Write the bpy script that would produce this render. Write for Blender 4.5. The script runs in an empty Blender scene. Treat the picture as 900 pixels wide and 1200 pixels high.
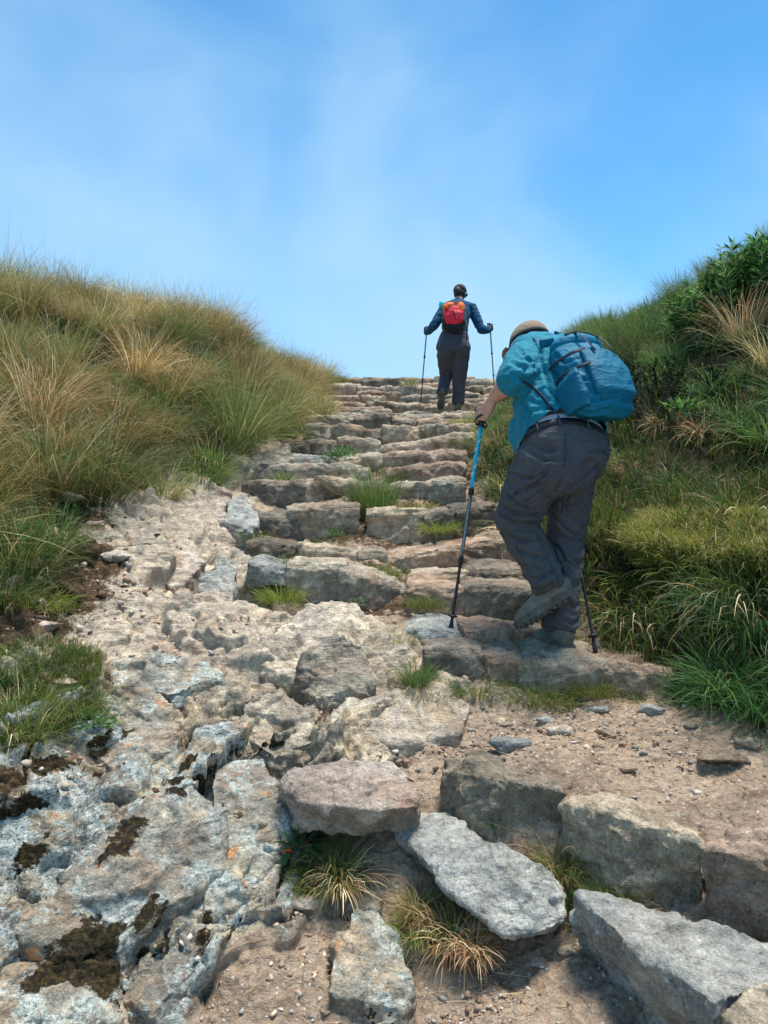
import bpy, bmesh, math, random
import numpy as np
from mathutils import Vector, Matrix, Quaternion

random.seed(7)
RNG = np.random.default_rng(7)
SC = bpy.context.scene
COL = SC.collection
F = 920.0            # focal length in photo pixels (900 x 1200)

def P(px, py, Y):
    """a place in the world from where it is seen in the photo and how far ahead it stands"""
    return Vector(((px - 450.0) / F * Y, Y, (600.0 - py) / F * Y))

def lin(r, g, b):
    def f(c):
        c /= 255.0
        return c / 12.92 if c <= 0.04045 else ((c + 0.055) / 1.055) ** 2.4
    return (f(r), f(g), f(b), 1.0)

# ------------------------------------------------------------------ noise
_G = np.array([(1,1,0),(-1,1,0),(1,-1,0),(-1,-1,0),(1,0,1),(-1,0,1),(1,0,-1),(-1,0,-1),
               (0,1,1),(0,-1,1),(0,1,-1),(0,-1,-1),(1,1,0),(-1,1,0),(0,-1,1),(0,-1,-1)], dtype=np.float32)

def _hash(ix, iy, iz, seed):
    h = (ix.astype(np.uint32) * np.uint32(374761393) + iy.astype(np.uint32) * np.uint32(668265263)
         + iz.astype(np.uint32) * np.uint32(2147483647) + np.uint32((seed * 974634777) & 0xffffffff))
    h = (h ^ (h >> np.uint32(13))) * np.uint32(1274126177)
    h = (h ^ (h >> np.uint32(15))) * np.uint32(2246822519)
    return h ^ (h >> np.uint32(16))

def perlin(p, seed=0):
    p = np.asarray(p, dtype=np.float32)
    i = np.floor(p).astype(np.int32)
    f = p - i
    u = f * f * f * (f * (f * 6 - 15) + 10)
    out = 0
    for dx in (0, 1):
        wx = u[:, 0] if dx else 1 - u[:, 0]
        for dy in (0, 1):
            wy = u[:, 1] if dy else 1 - u[:, 1]
            for dz in (0, 1):
                wz = u[:, 2] if dz else 1 - u[:, 2]
                g = _G[_hash(i[:, 0] + dx, i[:, 1] + dy, i[:, 2] + dz, seed) & np.uint32(15)]
                d = g[:, 0] * (f[:, 0] - dx) + g[:, 1] * (f[:, 1] - dy) + g[:, 2] * (f[:, 2] - dz)
                out = out + wx * wy * wz * d
    return out

def fbm(p, octaves=4, seed=0, gain=0.5, lac=2.03):
    p = np.asarray(p, dtype=np.float32)
    a, s, out = 1.0, 0.0, 0.0
    for k in range(octaves):
        out = out + a * perlin(p, seed + k * 17)
        s += a
        p = p * lac + 3.17
        a *= gain
    return out / s * 1.6

def ridged(p, octaves=4, seed=0):
    p = np.asarray(p, dtype=np.float32)
    a, s, out = 1.0, 0.0, 0.0
    for k in range(octaves):
        out = out + a * (1 - np.abs(perlin(p, seed + k * 13)) * 2.2)
        s += a
        p = p * 2.1 + 1.7
        a *= 0.5
    return out / s

def _rand(h, k):
    h = (h ^ np.uint32(k * 2654435761 & 0xffffffff)) * np.uint32(2246822519)
    h = (h ^ (h >> np.uint32(13))) * np.uint32(3266489917)
    return ((h ^ (h >> np.uint32(16))) & np.uint32(0xffffff)).astype(np.float32) / float(0xffffff)

def facets(p, seed=0, tilt=0.8, flat=False, soft=26.0, joints=False):
    """broken blocks: every cell of a jittered lattice is one tilted plane, worn a little where two meet"""
    p = np.asarray(p, dtype=np.float32)
    i = np.floor(p).astype(np.int32)
    num = np.zeros(len(p), np.float32); den = np.full(len(p), 1e-12, np.float32)
    d1 = np.full(len(p), 9., np.float32); d2 = d1.copy()
    for dx in (-1, 0, 1):
        for dy in (-1, 0, 1):
            for dz in ((0,) if flat else (-1, 0, 1)):
                h = _hash(i[:, 0] + dx, i[:, 1] + dy, i[:, 2] * (0 if flat else 1) + dz, seed)
                c = np.stack([i[:, 0] + dx + _rand(h, 1), i[:, 1] + dy + _rand(h, 2),
                              (p[:, 2] if flat else i[:, 2] + dz + _rand(h, 3))], 1)
                d = p - c
                dd = (d * d).sum(1); w = np.exp(-soft * dd)
                if joints:
                    d2 = np.minimum(d2, np.maximum(d1, dd)); d1 = np.minimum(d1, dd)
                v = (_rand(h, 4) - 0.5) + tilt * ((_rand(h, 5) - .5) * d[:, 0] + (_rand(h, 6) - .5) * d[:, 1] + (_rand(h, 7) - .5) * d[:, 2]) * 2
                num += w * v; den += w
    return (num / den, np.sqrt(d2) - np.sqrt(d1)) if joints else num / den

def sstep(a, b, x):
    t = np.clip((x - a) / (b - a), 0, 1)
    return t * t * (3 - 2 * t)

# ------------------------------------------------------------------ objects
def tag(o, label=None, cat=None, group=None, kind=None):
    if label: o['label'] = label
    if cat: o['category'] = cat
    if group: o['group'] = group
    if kind: o['kind'] = kind
    return o

def link(name, me, mat=None, parent=None, loc=None):
    o = bpy.data.objects.new(name, me)
    COL.objects.link(o)
    if mat is not None and me is not None:
        me.materials.clear()
        me.materials.append(mat)
    if loc is not None: o.location = loc
    if parent is not None:
        o.parent = parent
        o.matrix_parent_inverse = Matrix.Translation(-parent.location) if parent.type != 'EMPTY' or True else Matrix()
    return o

def empty(name, loc):
    o = bpy.data.objects.new(name, None)
    o.empty_display_size = 0.1
    COL.objects.link(o)
    o.location = loc
    return o

def np_mesh(name, verts, faces, smooth=True):
    """verts (N,3), faces (M,4) or (M,3) arrays"""
    me = bpy.data.meshes.new(name)
    verts = np.ascontiguousarray(verts, dtype=np.float32)
    faces = np.ascontiguousarray(faces, dtype=np.int32)
    n, k = faces.shape
    me.vertices.add(len(verts)); me.vertices.foreach_set('co', verts.ravel())
    me.loops.add(n * k); me.loops.foreach_set('vertex_index', faces.ravel())
    me.polygons.add(n)
    me.polygons.foreach_set('loop_start', np.arange(0, n * k, k, dtype=np.int32))
    if smooth: me.polygons.foreach_set('use_smooth', np.ones(n, dtype=bool))
    me.update(calc_edges=True)
    return me

def point_color(me, name, cols):
    a = me.color_attributes.new(name, 'FLOAT_COLOR', 'POINT')
    c = np.ones((len(me.vertices), 4), np.float32)
    c[:, :cols.shape[1]] = cols
    a.data.foreach_set('color', c.ravel())

def co_of(me):
    a = np.empty(len(me.vertices) * 3, np.float32); me.vertices.foreach_get('co', a)
    return a.reshape(-1, 3)

def no_of(me):
    a = np.empty(len(me.vertices) * 3, np.float32); me.vertices.foreach_get('normal', a)
    return a.reshape(-1, 3)

def set_co(me, co):
    me.vertices.foreach_set('co', np.ascontiguousarray(co, np.float32).ravel()); me.update()

def remesh(bm, voxel, smooth=4, fac=0.5):
    """one continuous closed surface from overlapping closed pieces"""
    me = bpy.data.meshes.new('tmp'); bm.to_mesh(me); bm.free()
    o = bpy.data.objects.new('tmp', me); COL.objects.link(o)
    m = o.modifiers.new('r', 'REMESH'); m.mode = 'VOXEL'; m.voxel_size = voxel; m.adaptivity = 0; m.use_smooth_shade = True
    if smooth:
        s = o.modifiers.new('s', 'SMOOTH'); s.factor = fac; s.iterations = smooth
    dg = bpy.context.evaluated_depsgraph_get()
    out = bpy.data.meshes.new_from_object(o.evaluated_get(dg))
    bpy.data.objects.remove(o); bpy.data.meshes.remove(me)
    out.polygons.foreach_set('use_smooth', np.ones(len(out.polygons), dtype=bool))
    return out

def loft(bm, pts, radii, ref=(1, 0, 0), seg=20, power=2.0, caps=True):
    """closed tube through pts; radii = scalar or (along ref, across); power>2 squares the section"""
    pts = [Vector(p) for p in pts]
    ref = Vector(ref)
    rings = []
    n = len(pts)
    for i, p in enumerate(pts):
        t = (pts[min(i + 1, n - 1)] - pts[max(i - 1, 0)]).normalized()
        a = (ref - t * ref.dot(t))
        if a.length < 1e-4: a = Vector((0, 1, 0)) - t * t.y
        a.normalize(); b = t.cross(a)
        r = radii[i]
        ra, rb = (r, r) if not hasattr(r, '__len__') else r
        ring = []
        for k in range(seg):
            th = 2 * math.pi * k / seg
            c, s = math.cos(th), math.sin(th)
            c = math.copysign(abs(c) ** (2 / power), c); s = math.copysign(abs(s) ** (2 / power), s)
            ring.append(bm.verts.new(p + a * (ra * c) + b * (rb * s)))
        rings.append(ring)
    for r0, r1 in zip(rings, rings[1:]):
        for k in range(seg):
            bm.faces.new((r0[k], r0[(k + 1) % seg], r1[(k + 1) % seg], r1[k]))
    if caps:
        bm.faces.new(list(reversed(rings[0]))); bm.faces.new(rings[-1])
    return rings

def ball(bm, c, r, sub=2, mat=None):
    r = (r, r, r) if not hasattr(r, '__len__') else r
    M = Matrix.Translation(Vector(c)) @ (mat or Matrix()) @ Matrix.Diagonal((r[0], r[1], r[2], 1))
    bmesh.ops.create_icosphere(bm, subdivisions=sub, radius=1, matrix=M)

def bm_mesh(bm, name, smooth=True):
    me = bpy.data.meshes.new(name)
    bmesh.ops.recalc_face_normals(bm, faces=bm.faces)
    bm.to_mesh(me); bm.free()
    if smooth: me.polygons.foreach_set('use_smooth', np.ones(len(me.polygons), dtype=bool))
    return me

# ------------------------------------------------------------------ materials
class NT:
    def __init__(s, name):
        s.m = bpy.data.materials.new(name); s.m.use_nodes = True
        s.t = s.m.node_tree; s.t.nodes.clear()
        s.out = s.n('ShaderNodeOutputMaterial')
    def n(s, kind, **kw):
        x = s.t.nodes.new(kind)
        for k, v in kw.items():
            if k.startswith('i_'):
                x.inputs[k[2:].replace('_', ' ')].default_value = v
            else: setattr(x, k, v)
        return x
    def l(s, a, b): s.t.links.new(a, b)
    def val(s, sock, v):
        if hasattr(v, 'links') or isinstance(v, bpy.types.NodeSocket): s.l(v, sock)
        else: sock.default_value = v
    def noise(s, vec, scale, detail=5, rough=.55, dist=0, out='Fac'):
        x = s.n('ShaderNodeTexNoise'); x.inputs['Scale'].default_value = scale
        x.inputs['Detail'].default_value = detail; x.inputs['Roughness'].default_value = rough
        x.inputs['Distortion'].default_value = dist
        if vec is not None: s.l(vec, x.inputs['Vector'])
        return x.outputs[out]
    def voro(s, vec, scale, feature='F1', out='Distance', rnd=1):
        x = s.n('ShaderNodeTexVoronoi', feature=feature); x.inputs['Scale'].default_value = scale
        x.inputs['Randomness'].default_value = rnd
        if vec is not None: s.l(vec, x.inputs['Vector'])
        return x.outputs[out]
    def ramp(s, fac, stops, interp='LINEAR'):
        x = s.n('ShaderNodeValToRGB'); s.l(fac, x.inputs['Fac']); r = x.color_ramp; r.interpolation = interp
        while len(r.elements) < len(stops): r.elements.new(0.5)
        for e, (p, c) in zip(r.elements, stops):
            e.position = p; e.color = c if hasattr(c, '__len__') else (c, c, c, 1)
        return x.outputs['Color']
    def step(s, fac, a, b):
        x = s.n('ShaderNodeMapRange', interpolation_type='SMOOTHSTEP'); s.val(x.inputs['Value'], fac)
        x.inputs['From Min'].default_value = a; x.inputs['From Max'].default_value = b
        return x.outputs['Result']
    def math(s, op, a, b=0.0):
        x = s.n('ShaderNodeMath', operation=op); s.val(x.inputs[0], a); s.val(x.inputs[1], b)
        return x.outputs[0]
    def mix(s, fac, a, b, mode='MIX'):
        x = s.n('ShaderNodeMix', data_type='RGBA', blend_type=mode)
        s.val(x.inputs[0], fac); s.val(x.inputs[6], a); s.val(x.inputs[7], b)
        return x.outputs[2]
    def bump(s, h, strength=.5, dist=.01, normal=None):
        x = s.n('ShaderNodeBump'); x.inputs['Strength'].default_value = strength; x.inputs['Distance'].default_value = dist
        s.l(h, x.inputs['Height'])
        if normal is not None: s.l(normal, x.inputs['Normal'])
        return x.outputs['Normal']
    def bsdf(s, color, rough=.8, normal=None, metal=0.0, spec=.5, **kw):
        b = s.n('ShaderNodeBsdfPrincipled')
        s.val(b.inputs['Base Color'], color); s.val(b.inputs['Roughness'], rough)
        b.inputs['Metallic'].default_value = metal; b.inputs['Specular IOR Level'].default_value = spec
        if normal is not None: s.l(normal, b.inputs['Normal'])
        s.l(b.outputs[0], s.out.inputs['Surface'])
        return b
    def pos(s): return s.n('ShaderNodeNewGeometry').outputs['Position']
    def attr(s, name, out='Color'):
        return s.n('ShaderNodeAttribute', attribute_name=name).outputs[out]

def scaled(s, vec, xyz, rot=(0, 0, 0)):
    x = s.n('ShaderNodeMapping'); s.l(vec, x.inputs['Vector']); x.inputs['Scale'].default_value = xyz; x.inputs['Rotation'].default_value = rot
    return x.outputs['Vector']

def rock_color(s, vec, stops, lichen=0.3, orange=0.0, moss=0.0, cracks=.3, warm=lin(176,120,84)):
    """shared recipe: mottled stone, grain, thin cracks, lichen, rust and moss stains"""
    base = s.ramp(s.noise(vec, 3.0, 6, .62, .6), stops)
    mid = s.noise(vec, 13, 6, .68)
    base = s.mix(1.0, base, s.ramp(mid, [(.28, .48), (.5, .96), (.70, 1.42)]), 'MULTIPLY')
    # layers of the rock
    lay = s.noise(scaled(s, vec, (3.5, 3.5, 34), (.35, .5, 0)), 1.0, 5, .6, .4)
    base = s.mix(.55, base, s.ramp(lay, [(.3, .6), (.52, 1.0), (.7, 1.25)]), 'MULTIPLY')
    base = s.mix(1.0, base, s.ramp(s.noise(vec, 36, 7, .8), [(.36, .46), (.44, .98), (.55, 1.04), (.63, 1.42)]), 'MULTIPLY')
    grain = s.noise(vec, 130, 3, .7)
    base = s.mix(1.0, base, s.ramp(grain, [(.25, .55), (.5, 1.0), (.75, 1.4)]), 'MULTIPLY')
    # rusty tint
    base = s.mix(s.math('MULTIPLY', s.step(s.noise(vec, 4.3, 5, .6, .3), .52, .72), .32), base, warm)
    if lichen is not None:
        a = s.math('ADD', s.noise(vec, 6.5, 8, .72, .5), s.math('MULTIPLY', s.noise(vec, 48, 4, .7), .35))
        lo = s.math('ADD', a, lichen) if not hasattr(lichen, 'links') and not isinstance(lichen, bpy.types.NodeSocket) else s.math('ADD', a, lichen)
        m = s.step(lo, .93, 1.0)
        lc = s.ramp(s.noise(vec, 75, 5, .8), [(.36, lin(96, 106, 104)), (.47, lin(166, 178, 174)), (.6, lin(218, 224, 216))])
        base = s.mix(s.math('MULTIPLY', m, .8), base, lc)
        dark = s.step(s.noise(vec, 95, 5, .8), .55, .60)
        base = s.mix(s.math('MULTIPLY', s.math('MULTIPLY', dark, m), .75), base, lin(58, 60, 56))
    # thin cracks
    dv = s.n('ShaderNodeVectorMath', operation='ADD'); s.l(vec, dv.inputs[0])
    ns = s.n('ShaderNodeVectorMath', operation='SCALE'); s.l(s.noise(vec, 6, 5, .6, 0, 'Color'), ns.inputs[0]); ns.inputs['Scale'].default_value = .18
    s.l(ns.outputs[0], dv.inputs[1])
    cr = s.voro(scaled(s, dv.outputs[0], (1, 1, 2.2), (.4, .3, .7)), 5.5, 'DISTANCE_TO_EDGE')
    cmask = s.math('MULTIPLY', s.math('SUBTRACT', 1.0, s.step(cr, .004, .03)), s.step(s.noise(vec, 7, 3), .46, .6))
    base = s.mix(s.math('MULTIPLY', cmask, cracks), base, lin(48, 38, 30))
    if orange is not None:
        sp = s.voro(dv.outputs[0], 7.5, 'F1')
        spm = s.math('MULTIPLY', s.step(s.math('ADD', sp, s.math('MULTIPLY', s.noise(vec, 60, 4, .7), .5)), .46, .34), s.step(s.noise(vec, 2.3, 2), .45, .54))
        spm = s.math('MULTIPLY', spm, orange)
        base = s.mix(spm, base, s.mix(s.noise(vec, 90, 3), lin(190, 124, 78), lin(216, 168, 124)))
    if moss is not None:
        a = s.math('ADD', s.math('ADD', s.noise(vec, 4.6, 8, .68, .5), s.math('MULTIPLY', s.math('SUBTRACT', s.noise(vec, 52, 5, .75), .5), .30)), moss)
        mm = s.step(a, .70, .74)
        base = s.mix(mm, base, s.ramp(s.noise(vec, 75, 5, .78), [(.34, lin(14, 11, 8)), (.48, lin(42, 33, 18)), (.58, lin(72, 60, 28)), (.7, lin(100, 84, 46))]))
    return base, cr, mid, grain

def rock_bump(s, vec, cr, mid, grain, k=1.0):
    h = s.math('ADD', s.math('MULTIPLY', mid, .7), s.math('MULTIPLY', s.noise(vec, 32, 8, .72), .55))
    h = s.math('ADD', h, s.math('MULTIPLY', s.noise(scaled(s, vec, (3.5, 3.5, 34), (.35, .5, 0)), 1.6, 6, .65, .4), .5))
    h = s.math('ADD', h, s.math('MULTIPLY', s.step(cr, 0, .03), .05))
    n = s.bump(h, 1.0 * k, .030)
    return s.bump(grain, .35 * k, .004, n)

def stone_mat(name, stops, lichen=.1, orange=0.0, moss=-.2, warm=lin(176, 120, 84)):
    s = NT(name); v = s.pos()
    st = s.n('ShaderNodeSeparateColor'); s.l(s.attr('stain'), st.inputs[0])
    mv = s.math('ADD', s.math('MULTIPLY', st.outputs[0], .30), moss)
    c, cr, mid, grain = rock_color(s, v, stops, lichen, orange, mv, .12, warm)
    oi = s.n('ShaderNodeObjectInfo').outputs['Random']
    c = s.mix(1.0, c, s.ramp(oi, [(0, (.86, .83, .80, 1)), (.5, (1.08, 1.06, 1.03, 1)), (1, (1.26, 1.22, 1.15, 1))]), 'MULTIPLY')
    s.bsdf(c, s.math('ADD', .72, s.math('MULTIPLY', mid, .25)), rock_bump(s, v, cr, mid, grain), spec=.3)
    return s.m

def plain(name, color, rough=.6, metal=0.0, spec=.5, noise_amt=.25, scale=40, bump=.0, bump_scale=200):
    s = NT(name)
    tc = s.n('ShaderNodeTexCoord').outputs['Object']
    k = s.noise(tc, scale, 5, .6)
    c = s.mix(1.0, color, s.ramp(k, [(.25, 1 - noise_amt), (.75, 1 + noise_amt)]), 'MULTIPLY')
    nrm = s.bump(s.noise(tc, bump_scale, 4, .6), bump, .003) if bump else None
    s.bsdf(c, rough, nrm, metal, spec)
    return s.m

def cloth_mat(name, color, dark, rough=.85, sheen=.2, crease=.35, scale=9.0):
    s = NT(name)
    tc = s.n('ShaderNodeTexCoord').outputs['Object']
    c = s.mix(s.noise(tc, 5, 5, .6), dark, color)
    c = s.mix(1.0, c, s.ramp(s.noise(tc, 260, 3, .6), [(.3, .8), (.7, 1.2)]), 'MULTIPLY')
    h = s.math('ADD', s.noise(scaled(s, tc, (1, 1, 2.2)), scale, 4, .5, 1.2), s.math('MULTIPLY', s.noise(tc, scale * 4, 3, .5, .8), .25))
    nrm = s.bump(h, crease, .03)
    w = s.n('ShaderNodeTexWave', wave_type='BANDS', bands_direction='DIAGONAL'); w.inputs['Scale'].default_value = 420; s.l(tc, w.inputs['Vector'])
    nrm = s.bump(w.outputs['Fac'], .12, .001, nrm)
    b = s.bsdf(c, rough, nrm, 0, .25)
    b.inputs['Sheen Weight'].default_value = sheen; b.inputs['Sheen Roughness'].default_value = .5
    return s.m

def blade_mat(name, gain=1.0, var=.3):
    """grass: every blade carries its own colour in the mesh"""
    s = NT(name)
    c = s.attr('blade')
    oi = s.n('ShaderNodeObjectInfo').outputs['Random']
    hs = s.n('ShaderNodeHueSaturation'); s.l(c, hs.inputs['Color'])
    s.l(s.ramp(oi, [(0, 1 - var), (1, 1 + var)]), hs.inputs['Value'])
    s.l(s.ramp(s.math('FRACT', s.math('MULTIPLY', oi, 7.31)), [(0, .487), (1, .513)]), hs.inputs['Hue'])
    col = s.mix(1.0, hs.outputs[0], (gain, gain, gain, 1), 'MULTIPLY')
    b = s.n('ShaderNodeBsdfPrincipled'); s.l(col, b.inputs['Base Color']); b.inputs['Roughness'].default_value = .55
    b.inputs['Specular IOR Level'].default_value = .3
    t = s.n('ShaderNodeBsdfTranslucent'); s.l(col, t.inputs['Color'])
    mx = s.n('ShaderNodeMixShader'); mx.inputs[0].default_value = .35
    s.l(b.outputs[0], mx.inputs[1]); s.l(t.outputs[0], mx.inputs[2]); s.l(mx.outputs[0], s.out.inputs['Surface'])
    return s.m
# ------------------------------------------------------------------ the shape of the hillside
CTRL = [
 # bottom and lower left
 (450,1200,2.05),(600,1200,1.95),(600,1130,2.2),(750,1200,1.85),(900,1230,1.75),(450,1100,2.28),(400,1000,2.5),(470,1010,2.45),
 (300,1100,2.2),(250,1200,2.0),(100,1200,1.92),(0,1200,1.85),(0,1100,2.0),(100,1050,2.15),(200,960,2.4),(300,900,2.65),
 (300,1000,2.45),(100,900,2.55),(0,950,2.3),(0,850,2.6),(-80,900,2.4),(-90,1100,1.9),(-100,760,2.9),(60,800,2.85),(110,800,2.9),(200,800,3.05),(300,800,3.1),(400,835,3.0),
 (450,875,2.8),(540,870,2.85),
 # earth terrace
 (600,850,2.95),(700,850,2.9),(800,850,2.85),(900,850,2.8),(1000,860,2.75),(600,812,3.22),(700,815,3.18),(800,818,3.1),(700,905,2.6),(800,905,2.6),(850,960,2.27),(900,965,2.2),
 (1000,990,2.1),(640,920,2.5),(560,900,2.65),
 # before the second row
 (640,1040,2.33),(720,1060,2.22),(560,1000,2.48),(520,950,2.6),(800,1110,2.02),(880,1180,1.85),(1000,1200,1.8),
 # rock slope on the left
 (400,755,3.4),(300,745,3.5),(200,752,3.4),(100,752,3.2),(0,722,3.15),(-80,690,3.2),(250,700,3.85),(150,682,3.8),(60,655,3.7),(200,622,4.5),
 (100,602,4.35),(0,590,4.1),(-100,570,4.1),(250,582,5.2),(190,562,5.2),(290,542,6.0),(330,520,6.9),
 # feet of the risers
 (350,716,4.2),(440,722,4.16),(295,716,4.22),(485,684,4.6),(540,684,4.6),(595,686,4.58),(350,643,5.0),(460,646,5.0),(300,662,4.62),(390,668,4.62),(390,593,5.5),(310,598,5.5),(480,593,5.5),(300,566,5.9),(400,564,5.9),(490,567,5.9),(490,552,6.3),(500,537,6.8),(350,537,6.8),(545,760,3.40),(600,806,3.17),
 # left bank
 (0,500,4.7),(-150,480,4.6),(100,485,5.5),(200,485,6.2),(300,478,7.4),(345,480,8.4),
 (0,385,6.2),(-150,340,6.2),(100,378,6.8),(200,398,7.6),(300,420,9.0),(355,450,12.0),(372,447,13.4),
 # right bank
 (700,748,3.65),(820,812,3.02),(900,818,2.9),(1000,820,2.85),(740,690,3.85),(800,690,3.5),(880,700,3.2),(1000,700,3.0),
 (720,640,3.95),(800,625,3.75),(880,622,3.5),(1000,615,3.3),
 (750,590,4.35),(820,575,4.3),(900,570,4.1),(800,500,4.75),(900,500,4.45),(1000,490,4.3),(660,610,4.55),(610,590,5.2),(575,560,6.0),
 (562,500,7.8),(620,505,6.2),(700,490,5.6),(690,425,7.0),(780,405,6.1),(900,365,5.6),(1050,340,5.3),(600,455,10.0),(640,440,9.0),
]
TOPS = [(3.22,-.595),(3.45,-.515),(3.9,-.365),(4.3,-.28),(4.7,-.13),(5.1,.02),(5.6,.22),(6.0,.34),(6.4,.49),(6.9,.63),(7.4,.80),
        (8.1,.95),(8.8,1.08),(9.5,1.20),(10.15,1.31),(10.8,1.48),(11.4,1.65),(12.0,1.83),(12.6,2.01),(13.2,2.19),(13.8,2.36)]
_pts = [tuple(P(*c)) for c in CTRL]
for y, z in TOPS[2:]:
    xl = np.interp(y, [3.9, 5.1, 6.5, 9, 13.8], [-.35, -.85, -.85, -.75, -.85])
    xr = np.interp(y, [3.9, 5.1, 6.5, 9, 13.8], [.75, .62, .75, 1.1, 1.9])
    for t in (0, .5, 1):
        _pts.append((xl + (xr - xl) * t, y + .06, z - .13))
_pts += [(x, 14.6, 2.40) for x in (-1.2, -.4, .5, 1.5, 2.6)]
_pts += [(x, 17.0, 2.46) for x in (-3, 0, 3)]
_pts += [(-4.5, 8, 2.0), (-6, 5, 2.1), (-6, 11, 2.6), (-3, 12, 2.45), (-4, 3, .6), (4, 5.5, 2.3), (4.5, 9, 2.6), (3, 12, 2.6), (4, 3, 1.2), (3.2,3.6,1.1),(2.6,2.4,.2),
         (0, .6, -1.5), (1, .6, -1.5), (-1, .6, -1.4), (-2.2, 1.2, -.8), (2.4, 1.0, -.9), (0, -1, -1.9), (-2, -1, -1.7), (2, -1, -1.6),
         (-1.7, 2.0, -.75), (1.9, 1.9, -.75)]
_pts = np.array(_pts)
_X = _pts[:, :2]; _Zv = _pts[:, 2]

def _tps(r2): return 0.5 * r2 * np.log(np.maximum(r2, 1e-9))
_n = len(_X)
_K = _tps(((_X[:, None] - _X[None]) ** 2).sum(2)) + np.eye(_n) * 0.0012
_Q = np.c_[np.ones(_n), _X]
_sol = np.linalg.solve(np.block([[_K, _Q], [_Q.T, np.zeros((3, 3))]]), np.r_[_Zv, 0, 0, 0])

def base_z(x, y):
    x = np.asarray(x, float); y = np.asarray(y, float)
    xc = np.clip(x, -6.5, 5.5); yc = np.clip(y, -1.5, 16.5)
    out = _sol[_n] + _sol[_n + 1] * xc + _sol[_n + 2] * yc
    for i in range(_n):
        out = out + _sol[i] * _tps((xc - _X[i, 0]) ** 2 + (yc - _X[i, 1]) ** 2)
    far = np.hypot(x - xc, y - yc)
    return out + np.where(y > 10, -.05, -.12) * np.minimum(far, 60)

# edges of the path: grass begins left of LEDGE and right of REDGE
def ledge(y): return np.interp(y, [1.6, 2.4, 2.9, 3.3, 3.7, 4.4, 5.3, 6.3, 8.5, 11, 13.5, 15], [-1.55, -1.42, -1.45, -1.66, -1.70, -1.60, -1.42, -1.05, -.88, -.90, -1.05, -1.2])
def redge(y): return np.interp(y, [1.5, 2.4, 2.8, 3.0, 3.4, 3.7, 4.3, 4.9, 5.6, 7.6, 10, 13.5, 15], [1.8, 1.55, 1.36, 1.16, 1.04, .95, .90, .84, .76, .92, 1.55, 2.3, 2.6])
def rock_edge(y): return np.interp(y, [1.6, 2.0, 2.35, 2.6, 2.75, 2.95, 3.15, 3.4, 3.8, 4.4, 5.2, 6.2, 7, 9], [-.42, -.42, -.30, -.32, .05, .30, .33, .12, -.05, -.62, -.95, -.95, -1.0, -1.1])

def gauss(x, y, cx, cy, r): return np.exp(-((x - cx) ** 2 + (y - cy) ** 2) / (r * r))

def fields(x, y):
    """masks of what covers the hillside"""
    p = np.stack([x, y, np.zeros_like(x)], 1)
    w = fbm(p * 2.2, 4, 5) * .22 + fbm(p * 8, 3, 6) * .06
    rock = sstep(.06, -.05, x - rock_edge(y) + w * .7) * sstep(-.15, .12, x - ledge(y) + w) * sstep(9.0, 7.0, y)
    c = P(432, 1120, 2.2); rock = np.maximum(rock, sstep(.5, .7, gauss(x, y, c.x, c.y, .17) + w * .4))
    bankl = sstep(.10, -.12, x - ledge(y) + w * .6)
    bankr = sstep(-.08, .10, x - redge(y) + w * .4)
    lich = sstep(3.15, 2.75, y + w) * sstep(-.18, -.32, x + w * .5) * rock
    moss = gauss(x, y, -.95, 2.25, .22) * 0
    for (px, py, Y, r) in [(150,1010,2.25,.10),(110,1140,2.0,.12),(200,930,2.5,.09),(20,930,2.35,.10),(60,1190,1.95,.13),(30,1010,2.2,.12),(170,1090,2.1,.08),(120,870,2.7,.10),(215,880,2.6,.07),(150,840,2.75,.08),(0,960,2.3,.10),(60,880,2.55,.15),(140,1030,2.2,.09),(165,960,2.38,.06),(185,1110,2.1,.08),(205,950,2.42,.07),(130,1160,1.98,.10),(240,1095,2.15,.05)]:
        c = P(px, py, Y); dx, dy = x - c.x + w * .12, y - c.y - w * .10; a_ = .62 * dx + .78 * dy; b_ = -.78 * dx + .62 * dy; moss = np.maximum(moss, .92 * np.exp(-(a_ / (r * .72)) ** 2 - (b_ / (r * .30)) ** 2))
    dirt = np.zeros_like(x)
    for (px, py, Y, r) in [(80,610,4.2,.30),(60,680,3.6,.35),(30,740,3.2,.25),(0,920,2.35,.10),(330,690,4.1,.12),(110,645,3.9,.2),(-70,900,2.4,.15)]:
        c = P(px, py, Y); dirt = np.maximum(dirt, gauss(x, y, c.x, c.y, r))
    inst = sstep(3.5, 3.8, y) * sstep(.0, .15, x - np.interp(y, [3.9, 5.1, 6.5, 9, 13.8], [-.45, -.80, -.80, -.75, -.85])) * (1 - bankr) * sstep(14.5, 13.5, y)
    dirt = np.maximum(dirt, .62 * inst)
    crumb = rock * sstep(2.95, 3.3, y + w) * sstep(7.5, 6.0, y)
    return dict(rock=rock, bankl=bankl, bankr=bankr, lich=lich, moss=moss, dirt=dirt, crumb=crumb, w=w)

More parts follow.
